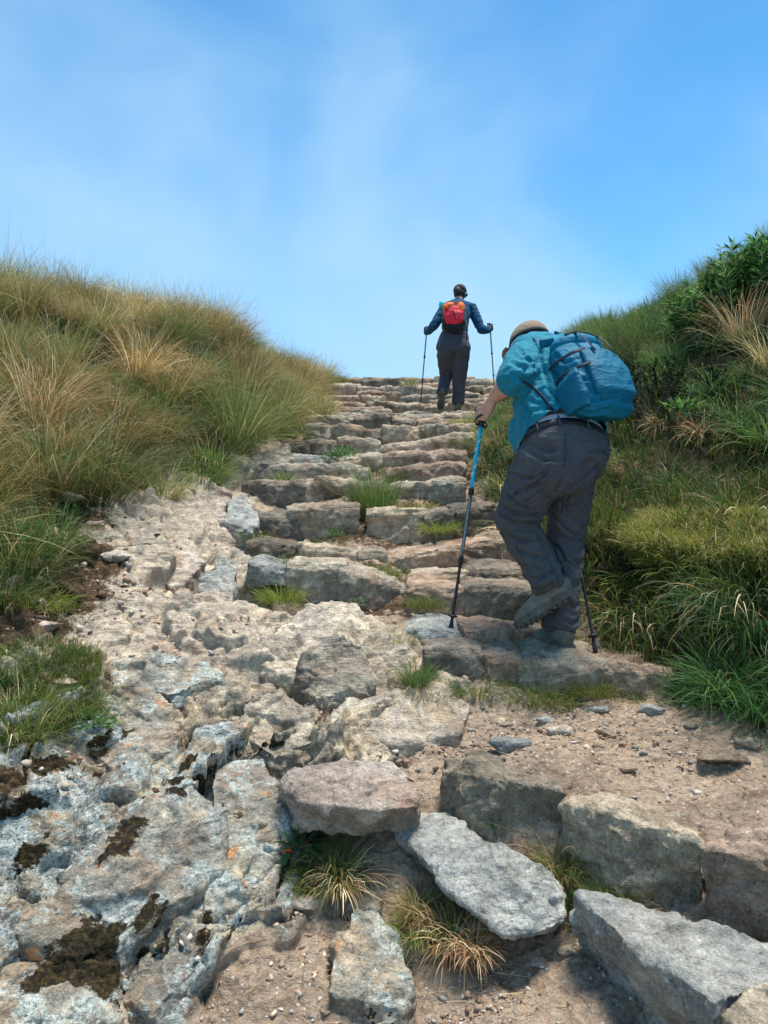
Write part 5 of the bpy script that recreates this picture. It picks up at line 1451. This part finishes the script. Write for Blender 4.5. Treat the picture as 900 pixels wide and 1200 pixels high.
    creases(tr, [[(582,585),(600,600),(625,603),(642,608)], [(583,600),(605,613),(634,611)], [(588,572),(610,592),(636,604)], [(650,542),(630,566),(598,582)], [(662,556),(642,590),(637,616)],
                 [(603,642),(622,652),(642,655)], [(612,674),(630,679),(650,668)], [(617,691),(638,690),(656,681)], [(596,552),(615,560),(640,556)], [(593,622),(612,634),(634,630)],
                 [(645,600),(662,620),(685,632)], [(640,626),(655,642),(668,668)], [(702,542),(686,560),(664,572)], [(693,580),(676,590),(658,592)], [(640,650),(655,680),(663,702)],
                 [(660,700),(673,712),(685,704)], [(655,722),(670,731),(685,722)], [(668,650),(678,660),(686,655)], [(620,530),(640,540),(662,538)], [(690,530),(705,528),(714,538)]], .0085, .0115)
    creases(tr, [[(662,512),(664,530),(660,552)], [(628,548),(612,572),(592,590)], [(640,570),(622,584),(604,592)], [(600,622),(606,640),(614,660)], [(622,616),(634,636),(646,658)], [(676,600),(680,612),(686,620)], [(650,630),(660,650),(664,672)], [(612,520),(604,545),(592,566)], [(676,560),(666,580),(662,600)], [(608,660),(624,664),(640,668)], [(652,690),(664,696),(680,694)]], .005, .008)
    bn = spine.copy()
    ring('belt', J['pelvis'] - spine * .006, .202, .166, .017, .004, M['belt'], person, bn)
    s = (right - bn * right.dot(bn)).normalized(); q2 = bn.cross(s)
    sgn = 1 if q2.dot(back) > 0 else -1
    for q in (.5, .95, 1.57, 2.2, 2.7):
        c = J['pelvis'] - spine * .006 + s * math.cos(q) * .206 + q2 * sgn * math.sin(q) * .170
        bq = bmesh.new(); loft(bq, [c - bn * .026, c, c + bn * .026], [(.005, .003)] * 3, s, 8); link('belt_loop', bm_mesh(bq, 'belt_loop'), M['trousers'], tr)
    # seams and the back pocket welt
    def on_surface(px, py):
        o = Vector((0, 0, 0)); d = P(px, py, 1).normalized()
        ok, loc, n, _ = tr.ray_cast(o, d, distance=8)
        return loc + n * .0015 if ok else None
    for a, c in (((612, 512), (650, 528)), ((692, 530), (712, 526)), ((584, 602), (640, 600)), ((646, 622), (686, 632)), ((662, 508), (660, 546)), ((700, 540), (684, 640))):
        pts = [on_surface(a[0] + (c[0] - a[0]) * t, a[1] + (c[1] - a[1]) * t + 4 * math.sin(t * 3.14)) for t in np.linspace(0, 1, 14)]
        pts = [p for p in pts if p is not None]
        if len(pts) > 3: bq = bmesh.new(); loft(bq, pts, [.003] * len(pts), (0, 1, 0), 6); link('seam', bm_mesh(bq, 'seam'), M['trousers2'], tr)
    boot(person, foot_l[0], foot_l[1], (J['kl'] - J['al']).normalized() + Vector((.1, 0, 0)), M, J['al'], J['kl']); boot(person, foot_r[0], foot_r[1], Vector((0, 0, 1)), M, J['ar'], J['kr'])
    trekking_pole(tipL, topL, 'teal and black trekking pole held in the bare hand, its tip on a pale stone', M)
    trekking_pole(tipR, topR, 'trekking pole mostly hidden behind the nearer hiker, its tip right of the rear boot', M)

    # ---- backpack of the nearer hiker
    c = P(690, 443, 3.33)
    up = (spine + right * -.20).normalized(); rt = (right - up * right.dot(up)).normalized(); ou = up.cross(rt); ou = ou if ou.dot(back) > 0 else -ou
    W = lambda a, b_, d: c + rt * a + up * b_ + ou * d
    root = empty('backpack', W(0, -.2, 0)); tag(root, 'teal blue backpack worn on the back of the nearer hiker', 'backpack')
    b = bmesh.new()
    loft(b, [W(0, -.205, -.01), W(0, -.19, 0), W(0, -.10, .015), W(0, .02, .01), W(0, .12, -.01), W(0, .17, -.03), W(0, .19, -.04)], [(.09, .05), (.135, .085), (.152, .105), (.150, .100), (.138, .085), (.115, .065), (.07, .03)], rt, 32, 2.15)
    bag = remesh(b, .0055, 6); folds(bag, .008, (10, 10, 10), 91)
    bg = link('bag', bag, M['pack'], root); creases(bg, [[(655,430),(680,446),(704,442)], [(660,462),(690,471),(727,462)], [(702,405),(714,426),(724,452)], [(664,475),(690,484),(712,480)], [(650,415),(662,426),(676,420)], [(690,400),(704,414),(700,430)]], .008, .009)
    b = bmesh.new(); Rm = Matrix((rt, up, ou)).transposed().to_4x4()
    ball(b, W(0, .155, .0), (.135, .055, .088), 4, Rm)
    me = remesh(b, .0055, 4); folds(me, .006, (11, 11, 11), 92); link('lid', me, M['pack'], root)
    b = bmesh.new(); loft(b, [W(.0, -.185, .070), W(0, -.15, .094), W(0, -.05, .108), W(0, .05, .096), W(0, .085, .075)], [(.08, .02), (.112, .034), (.115, .034), (.105, .028), (.08, .016)], rt, 28, 2.1)
    me = remesh(b, .0055, 4); folds(me, .007, (11, 11, 11), 93); link('front_pocket', me, M['pack2'], root)
    b = bmesh.new(); loft(b, [W(-.142, -.19, .0), W(-.150, -.14, .01), W(-.158, -.06, .012), W(-.15, -.03, .01)], [(.06, .03), (.075, .03), (.078, .022), (.07, .01)], ou, 24, 2.4)
    me = remesh(b, .005, 4); folds(me, .008, (12, 12, 12), 94); link('side_pocket', me, M['pack2'], root)
    def web(name, pts, w=.010, t=.0018, mat='strap', refv=None):
        b = bmesh.new(); loft(b, pts, [(w, t)] * len(pts), refv or up, 8); return link(name, bm_mesh(b, name), M[mat], root)
    web('compression_strap', [W(-.155, .06, -.05), W(-.158, .06, .0), W(-.13, .055, .075), W(-.09, .05, .112)], .008)
    web('compression_strap', [W(-.150, -.02, -.06), W(-.166, -.02, .01), W(-.14, -.03, .085), W(-.11, -.035, .125)], .008)
    web('lid_strap', [W(-.06, .20, -.03), W(-.062, .205, .02), W(-.06, .165, .09), W(-.06, .11, .112), W(-.06, .03, .132)], .007, refv=rt)
    web('lid_strap', [W(.06, .20, -.03), W(.062, .205, .02), W(.06, .165, .09), W(.06, .11, .112), W(.06, .03, .132)], .007, refv=rt)
    b = bmesh.new(); loft(b, [W(-.10, .175, .055), W(-.05, .19, .07), W(0, .19, .075), W(.05, .19, .07), W(.10, .175, .055)], [.0035] * 5, up, 8); link('zip', bm_mesh(b, 'zip'), M['strap'], root)
    b = bmesh.new(); loft(b, [W(-.03, .195, -.03), W(-.025, .235, -.03), W(0, .25, -.03), W(.025, .235, -.03), W(.03, .195, -.03)], [(.007, .003)] * 5, ou, 8); link('haul_loop', bm_mesh(b, 'haul_loop'), M['strap'], root)
    # straps that lie on the shirt: over the shoulder, and from the pack base round the waist
    def drape(name, spots, w, t, mat):
        pts = []
        for px, py in spots:
            d = P(px, py, 1).normalized(); ok, loc, n, _ = shirt.ray_cast(Vector((0, 0, 0)), d, distance=8)
            if ok: pts.append(loc + n * (t + .002))
        if len(pts) > 2:
            b = bmesh.new(); loft(b, pts, [(w, t)] * len(pts), (.2, -.3, 1), 10); link(name, bm_mesh(b, name), M[mat], root)
    drape('shoulder_strap', [(612 + (648 - 612) * q, 447 + 34 * q ** 1.4) for q in np.linspace(0, 1, 10)], .007, .003, 'strap')
    drape('shoulder_strap', [(650 + 34 * q, 483 + 8 * q) for q in np.linspace(0, 1, 6)], .007, .003, 'strap')
    drape('shoulder_pad', [(648 - 14 * q, 404 + 3 * q) for q in np.linspace(0, 1, 5)] , .026, .007, 'pack2')
    sp = [W(-.10, .13, -.07), lerp(W(-.10, .13, -.07), J['sl'], .5) + Vector((0, 0, .075)), lerp(J['sl'], J['neck'], .45) + Vector((0, .02, .085)), lerp(J['sl'], J['chest'], .45) - back * .15, lerp(J['el'], J['waist'], .5) - back * .02]
    b = bmesh.new(); loft(b, sp[:4], [(.024, .007)] * 4, right, 10); link('shoulder_pad', bm_mesh(b, 'shoulder_pad'), M['pack2'], root)
    sp = [W(.10, .13, -.07), lerp(W(.10, .13, -.07), J['sr'], .5) + Vector((0, 0, .075)), lerp(J['sr'], J['neck'], .45) + Vector((0, .02, .085)), lerp(J['sr'], J['chest'], .45) - back * .15]
    b = bmesh.new(); loft(b, sp, [(.024, .007)] * 4, right, 10); link('shoulder_pad', bm_mesh(b, 'shoulder_pad'), M['pack2'], root)
    web('hip_belt', [W(.08, -.19, -.05), J['pelvis'] + right * .13 + spine * .10 + back * .17, J['pelvis'] + right * .20 + spine * .05 + back * .08, J['pelvis'] + right * .222 + spine * .0 + back * .0], .020, .005)

    # ================================================= the farther hiker
    J = dict(pelvis=P(531,407,10.30), hl=P(522,413,10.30), hr=P(540,413,10.30), kl=P(523,441,10.52), al=P(519,465,10.24), kr=P(538,446,10.40), ar=P(537,475,10.42),
             waist=P(533,389,10.34), chest=P(536,368,10.42), upper=P(537,357,10.47), neck=P(538,352,10.49), head=P(539,344,10.55),
             sl=P(521,361,10.46), el=P(509,381,10.36), wl=P(501,390,10.55), sr=P(553,361,10.46), er=P(564,386,10.36), wr=P(573,387,10.55))
    right = Vector((1, 0, 0)); spine = (J['neck'] - J['pelvis']).normalized(); back = Vector((0, -1, .15)).normalized()
    tipL = P(493, 471.5, 10.85); topL = P(500.5, 382, 10.62); tipR = P(580, 466, 11.0); topR = P(574, 378.5, 10.62)
    axL = (topL - tipL).normalized(); axR = (topR - tipR).normalized(); gL = topL - axL * .06; gR = topR - axR * .06
    foot_l = (P(519, 459, 10.17), P(516, 481.5, 10.33)); foot_r = (P(537, 481.5, 10.30), P(537, 481.5, 10.30) + Vector((.02, .27, .0)))
    J['al'] = ankle_of(foot_l, J['kl'], Vector((0, .9, .35)), .95); J['ar'] = ankle_of(foot_r, J['kr'], Vector((0, 0, 1)), .95)
    bm = bmesh.new()
    loft(bm, [J['pelvis'] - spine * .08, J['pelvis'], J['waist'], J['chest'], J['upper'], J['neck']], [(.13, .10), (.18, .12), (.14, .11), (.145, .10), (.13, .08), (.05, .05)], right, 24)
    loft(bm, [J['upper'], J['neck'], lerp(J['neck'], J['head'], .7)], [.06, .052, .048], right, 16)
    face = Vector((.35, .9, -.15)); R, hs, hu = head_on(bm, J['head'], face, Vector((0, .1, 1)), .95)
    for sh, e, w in (('sl', 'el', 'wl'), ('sr', 'er', 'wr')):
        loft(bm, [lerp(J['upper'], J[sh], .5), J[sh], lerp(J[sh], J[e], .5), J[e]], [.05, .048, .043, .036], (0, 1, 0), 14)
        loft(bm, [J[e], lerp(J[e], J[w], .3), J[w]], [.036, .038, .026], (0, 1, 0), 14); ball(bm, J[e], .037)
    hand_on_grip(bm, gL, axL, J['wl'] + Vector((.0, -.02, 0)), 1.0, -1, Vector((-.5, -1, 0))); hand_on_grip(bm, gR, axR, J['wr'] + Vector((0, -.02, 0)), 1.0, 1, Vector((.5, -1, 0)))
    for h, k, a, ft in (('hl', 'kl', 'al', foot_l), ('hr', 'kr', 'ar', foot_r)):
        loft(bm, [lerp(J['pelvis'], J[h], .6), J[h], lerp(J[h], J[k], .5), J[k], lerp(J[k], J[a], .35), J[a]], [.09, .095, .078, .056, .054, .038], right, 16)
        loft(bm, [J[a], lerp(J[a], lerp(ft[0], ft[1], .3), .5), lerp(ft[0], ft[1], .35) + (J[a] - ft[0]).normalized() * .03], [.032, .030, .024], right, 12)
    me = remesh(bm, .0075, 2, .45)
    person = link('person', me, M['skin'], None)
    tag(person, 'person with a red and orange pack climbing upright near the skyline, farther hiker', 'person')
    for sg in (-1, 1):
        b = bmesh.new(); ball(b, J['head'] + R.to_3x3() @ Vector((sg * .03, .083, .008)), .012, 2); link('eye', bm_mesh(b, 'eye'), M['eye'], person)
    b = bmesh.new(); fn = face.normalized()
    ball(b, J['head'] + hu * .005 - fn * .014, (.082, .092, .100), 3, R)
    hm = bm_mesh(b, 'hair'); cut(hm, J['head'] + fn * .035, -fn, True, 0); hair = link('hair', hm, M['hair'], person)
    b = bmesh.new(); ball(b, J['head'] - fn * .105 - hu * .012, (.042, .045, .062), 3, R); me = remesh(b, .006, 1); folds(me, .006, (40, 40, 20), 98); link('ponytail', me, M['hair'], hair)
    b = bmesh.new(); cc = J['head'] + hu * .035; ball(b, cc, (.090, .104, .092), 4, R); cm = bm_mesh(b, 'cap'); cut(cm, cc - hu * .005, hu, True, .004); cap = link('cap', cm, M['capb'], person)
    b = bmesh.new(); loft(b, [cc + fn * (.085 + .085 * t) - hu * (.006 + .02 * t * t) for t in (0, .35, .7, 1)], [(.080, .004), (.080, .004), (.064, .004), (.03, .003)], hs, 16); link('peak', bm_mesh(b, 'peak'), M['capb'], cap)
    b = bmesh.new()
    loft(b, [J['pelvis'] + spine * .06, J['waist'], lerp(J['waist'], J['chest'], .5), J['chest'], J['upper'], J['neck']], [(.20, .15), (.170, .135), (.165, .13), (.172, .125), (.155, .10), (.06, .06)], right, 28, 2.2)
    for sh, e, w in (('sl', 'el', 'wl'), ('sr', 'er', 'wr')):
        loft(b, [lerp(J['upper'], J[sh], .4), J[sh], lerp(J[sh], J[e], .5), J[e]], [.075, .074, .068, .060], (0, 1, 0), 18)
        loft(b, [J[e], lerp(J[e], J[w], .5), lerp(J[e], J[w], .92)], [.060, .054, .044], (0, 1, 0), 18); ball(b, J[e], .061)
    sm = remesh(b, .009, 5); folds(sm, .014, (10, 10, 14), 71, [(J['el'], .12, .6), (J['er'], .12, .6)]); shirt = link('long_sleeved_top', sm, M['navy'], person)
    for g, ax, w, tn, ov in ((gL, axL, J['wl'], -1, Vector((-.5, -1, 0))), (gR, axR, J['wr'], 1, Vector((.5, -1, 0)))):
        b = bmesh.new(); hand_on_grip(b, g, ax, w + Vector((0, -.02, 0)), 1.14, tn, ov); link('glove', remesh(b, .006, 2), M['glove'], person)
    b = bmesh.new()
    loft(b, [J['pelvis'] - spine * .12, J['pelvis'] - spine * .03, J['pelvis'] + spine * .07, J['waist'] - spine * .02], [(.18, .14), (.226, .165), (.212, .155), (.178, .14)], right, 28, 2.2)
    ball(b, J['hl'] + back * .07 + spine * .03, (.125, .11, .14)); ball(b, J['hr'] + back * .07 + spine * .03, (.125, .11, .14))
    for h, k, a, r in (('hl', 'kl', 'al', (.118, .120, .104, .084, .078, .072, .070)), ('hr', 'kr', 'ar', (.118, .122, .108, .090, .084, .079, .081))):
        loft(b, [lerp(J['pelvis'], J[h], .75) + spine * .02, lerp(J[h], J[k], .12), lerp(J[h], J[k], .55), J[k], lerp(J[k], J[a], .3), lerp(J[k], J[a], .72), lerp(J[k], J[a], 1.04)], list(r), right, 24)
    tm = remesh(b, .009, 5); folds(tm, .017, (7, 7, 10), 82, [(J['kl'], .15, .8), (J['kr'], .15, .6), (J['ar'], .18, .8), (J['al'], .14, .8)])
    tr = link('trousers', tm, M['trousers2'], person)
    boot(person, foot_l[0], foot_l[1], Vector((0, .9, .35)), M, J['al'], J['kl'], .95); boot(person, foot_r[0], foot_r[1], Vector((0, 0, 1)), M, J['ar'], J['kr'], .95)
    trekking_pole(tipL, topL, 'left trekking pole of the farther hiker, standing clear against the sky', M)
    trekking_pole(tipR, topR, 'right trekking pole of the farther hiker, seen above the teal shoulder', M)
    # backpack with its red cover
    c = P(532, 370, 10.20); up = Vector((.06, .16, .98)).normalized(); rt = Vector((1, 0, -.06)).normalized(); ou = up.cross(rt); ou = ou if ou.y < 0 else -ou
    W = lambda a, b_, d: c + rt * a + up * b_ + ou * d
    root = empty('backpack', W(0, -.2, 0)); tag(root, 'black daypack with red and orange cover on the farther hiker', 'backpack')
    b = bmesh.new(); loft(b, [W(0, -.215, -.02), W(0, -.19, 0), W(0, -.08, .01), W(0, .06, .0), W(0, .17, -.02), W(0, .20, -.03)], [(.10, .05), (.15, .08), (.16, .095), (.15, .085), (.12, .06), (.07, .03)], rt, 28, 2.6)
    me = remesh(b, .008, 4); folds(me, .01, (10, 10, 10), 95); link('bag', me, M['charcoal'], root)
    b = bmesh.new(); loft(b, [W(.03, -.15, .06), W(.01, -.11, .082), W(-.015, -.02, .095), W(-.02, .07, .08), W(-.02, .10, .06)], [(.085, .02), (.115, .035), (.132, .04), (.125, .034), (.10, .015)], rt, 28, 2.8)
    me = remesh(b, .007, 3); folds(me, .018, (9, 9, 9), 96); cover = link('rain_cover', me, M['red'], root)
    b = bmesh.new(); ball(b, W(.075, .072, .088), (.054, .088, .030), 3, Matrix((rt, up, ou)).transposed().to_4x4()); ball(b, W(-.085, .085, .088), (.090, .052, .030), 3, Matrix((rt, up, ou)).transposed().to_4x4() @ Matrix.Rotation(.5, 4, 'Z'))
    me = remesh(b, .007, 2); folds(me, .012, (12, 12, 12), 97); link('orange_flap', me, M['orange'], root)
    def web(name, pts, w, t, mat):
        b = bmesh.new(); loft(b, pts, [(w, t)] * len(pts), (0, 0, 1), 8); link(name, bm_mesh(b, name), M[mat], root)
    web('cord', [W(-.13, .02, .11), W(-.08, .055, .132), W(-.03, .03, .138), W(.0, -.03, .138), W(.01, -.09, .122)], .006, .006, 'charcoal')
    for sg in (-1, 1):
        web('shoulder_strap', [W(sg * .09, .17, -.03), W(sg * .12, .19, -.12), W(sg * .14, .15, -.22), W(sg * .15, .05, -.27)], .024, .006, 'charcoal')
    web('hanging_strap', [W(.16, -.06, .0), W(.175, -.16, .0), W(.178, -.27, .0), W(.17, -.34, .01)], .004, .008, 'charcoal')
    b = bmesh.new(); loft(b, [W(-.17, .10, -.02), W(-.175, .15, -.02), W(-.175, .18, -.02), W(-.175, .20, -.02)], [.026, .028, .022, .014], rt, 16); link('water_bottle', bm_mesh(b, 'water_bottle'), M['teal'], root)
# ------------------------------------------------------------------ light, sky, camera
def build_world():
    w = bpy.data.worlds.new('World'); SC.world = w; w.use_nodes = True
    t = w.node_tree; t.nodes.clear()
    out = t.nodes.new('ShaderNodeOutputWorld'); bg = t.nodes.new('ShaderNodeBackground'); sky = t.nodes.new('ShaderNodeTexSky')
    sky.sky_type = 'NISHITA'; sky.sun_disc = False; sky.sun_elevation = SUN_EL; sky.sun_rotation = SUN_AZ
    sky.altitude = 3500; sky.air_density = 1.0; sky.dust_density = .6; sky.ozone_density = 3.0
    tc = t.nodes.new('ShaderNodeTexCoord'); vec = tc.outputs['Generated']
    def noise(scale, detail, rough, off):
        mp = t.nodes.new('ShaderNodeMapping'); mp.inputs['Location'].default_value = off; mp.inputs['Scale'].default_value = (1, 1, 1.35)
        t.links.new(vec, mp.inputs['Vector'])
        n = t.nodes.new('ShaderNodeTexNoise'); n.inputs['Scale'].default_value = scale; n.inputs['Detail'].default_value = detail; n.inputs['Roughness'].default_value = rough; n.inputs['Distortion'].default_value = .35
        t.links.new(mp.outputs[0], n.inputs['Vector']); return n.outputs['Fac']
    def mathn(op, a, b):
        m = t.nodes.new('ShaderNodeMath'); m.operation = op
        for i, v in enumerate((a, b)):
            if isinstance(v, (int, float)): m.inputs[i].default_value = v
            else: t.links.new(v, m.inputs[i])
        return m.outputs[0]
    # thin drifting cloud, thicker towards the crest of the hill
    n = mathn('ADD', mathn('MULTIPLY', noise(1.9, 4, .5, (.35, .2, .1)), .85), mathn('MULTIPLY', noise(5.0, 4, .5, (1, 2, 3)), .15))
    sep = t.nodes.new('ShaderNodeSeparateXYZ'); t.links.new(vec, sep.inputs[0])
    low = t.nodes.new('ShaderNodeMapRange'); low.inputs['From Min'].default_value = .62; low.inputs['From Max'].default_value = .08; t.links.new(sep.outputs['Z'], low.inputs['Value'])
    f = mathn('ADD', n, mathn('MULTIPLY', low.outputs[0], .38))
    mr = t.nodes.new('ShaderNodeMapRange'); mr.interpolation_type = 'SMOOTHSTEP'; mr.inputs['From Min'].default_value = .46; mr.inputs['From Max'].default_value = .86; mr.inputs['To Max'].default_value = .85
    t.links.new(f, mr.inputs['Value'])
    tint = t.nodes.new('ShaderNodeMix'); tint.data_type = 'RGBA'; tint.blend_type = 'MULTIPLY'; tint.inputs[0].default_value = 1
    t.links.new(sky.outputs[0], tint.inputs[6]); tint.inputs[7].default_value = SKY_TINT
    mix = t.nodes.new('ShaderNodeMix'); mix.data_type = 'RGBA'; t.links.new(mr.outputs[0], mix.inputs[0]); t.links.new(tint.outputs[2], mix.inputs[6]); mix.inputs[7].default_value = CLOUD
    t.links.new(mix.outputs[2], bg.inputs['Color']); bg.inputs['Strength'].default_value = SKY_K
    t.links.new(bg.outputs[0], out.inputs['Surface'])

SUN_DIR = Vector((.17, .06, .98)).normalized()       # towards the sun
SUN_EL = math.asin(SUN_DIR.z); SUN_AZ = math.atan2(SUN_DIR.x, SUN_DIR.y)
SKY_K = .116; SKY_TINT = (.68, 1.28, 1.34, 1); CLOUD = (2.35, 3.65, 4.75, 1)

build_world()
sd = bpy.data.lights.new('sun', 'SUN'); sd.energy = 3.3; sd.angle = math.radians(18); sd.color = (1, .955, .88)
so = bpy.data.objects.new('sun', sd); COL.objects.link(so); so.rotation_euler = SUN_DIR.to_track_quat('Z', 'Y').to_euler(); so.location = (3, -2, 12)

cd = bpy.data.cameras.new('camera'); cam = bpy.data.objects.new('camera', cd); COL.objects.link(cam); SC.camera = cam
cam.location = (0, 0, 0); cam.rotation_euler = (math.radians(90), 0, 0)
cd.sensor_fit = 'VERTICAL'; cd.sensor_height = 24; cd.lens = 24 * F / 1200; cd.clip_start = .05; cd.clip_end = 2000

import time as _t
_t0 = _t.time()
build_ground(); print('ground', _t.time() - _t0)
build_stones(); print('stones', _t.time() - _t0)
build_gravel(); print('gravel', _t.time() - _t0)
build_plants(); print('plants', _t.time() - _t0)
build_people(); print('people', _t.time() - _t0)

vs = SC.view_settings; vs.view_transform = 'Standard'; vs.look = 'None'; vs.gamma = 1; vs.use_curve_mapping = False; vs.exposure = 0.9
SC.display_settings.display_device = 'sRGB'
SC.render.engine = 'CYCLES'
cy = SC.cycles; cy.max_bounces = 6; cy.diffuse_bounces = 3; cy.glossy_bounces = 2; cy.transmission_bounces = 3; cy.transparent_max_bounces = 4
cy.use_denoising = True
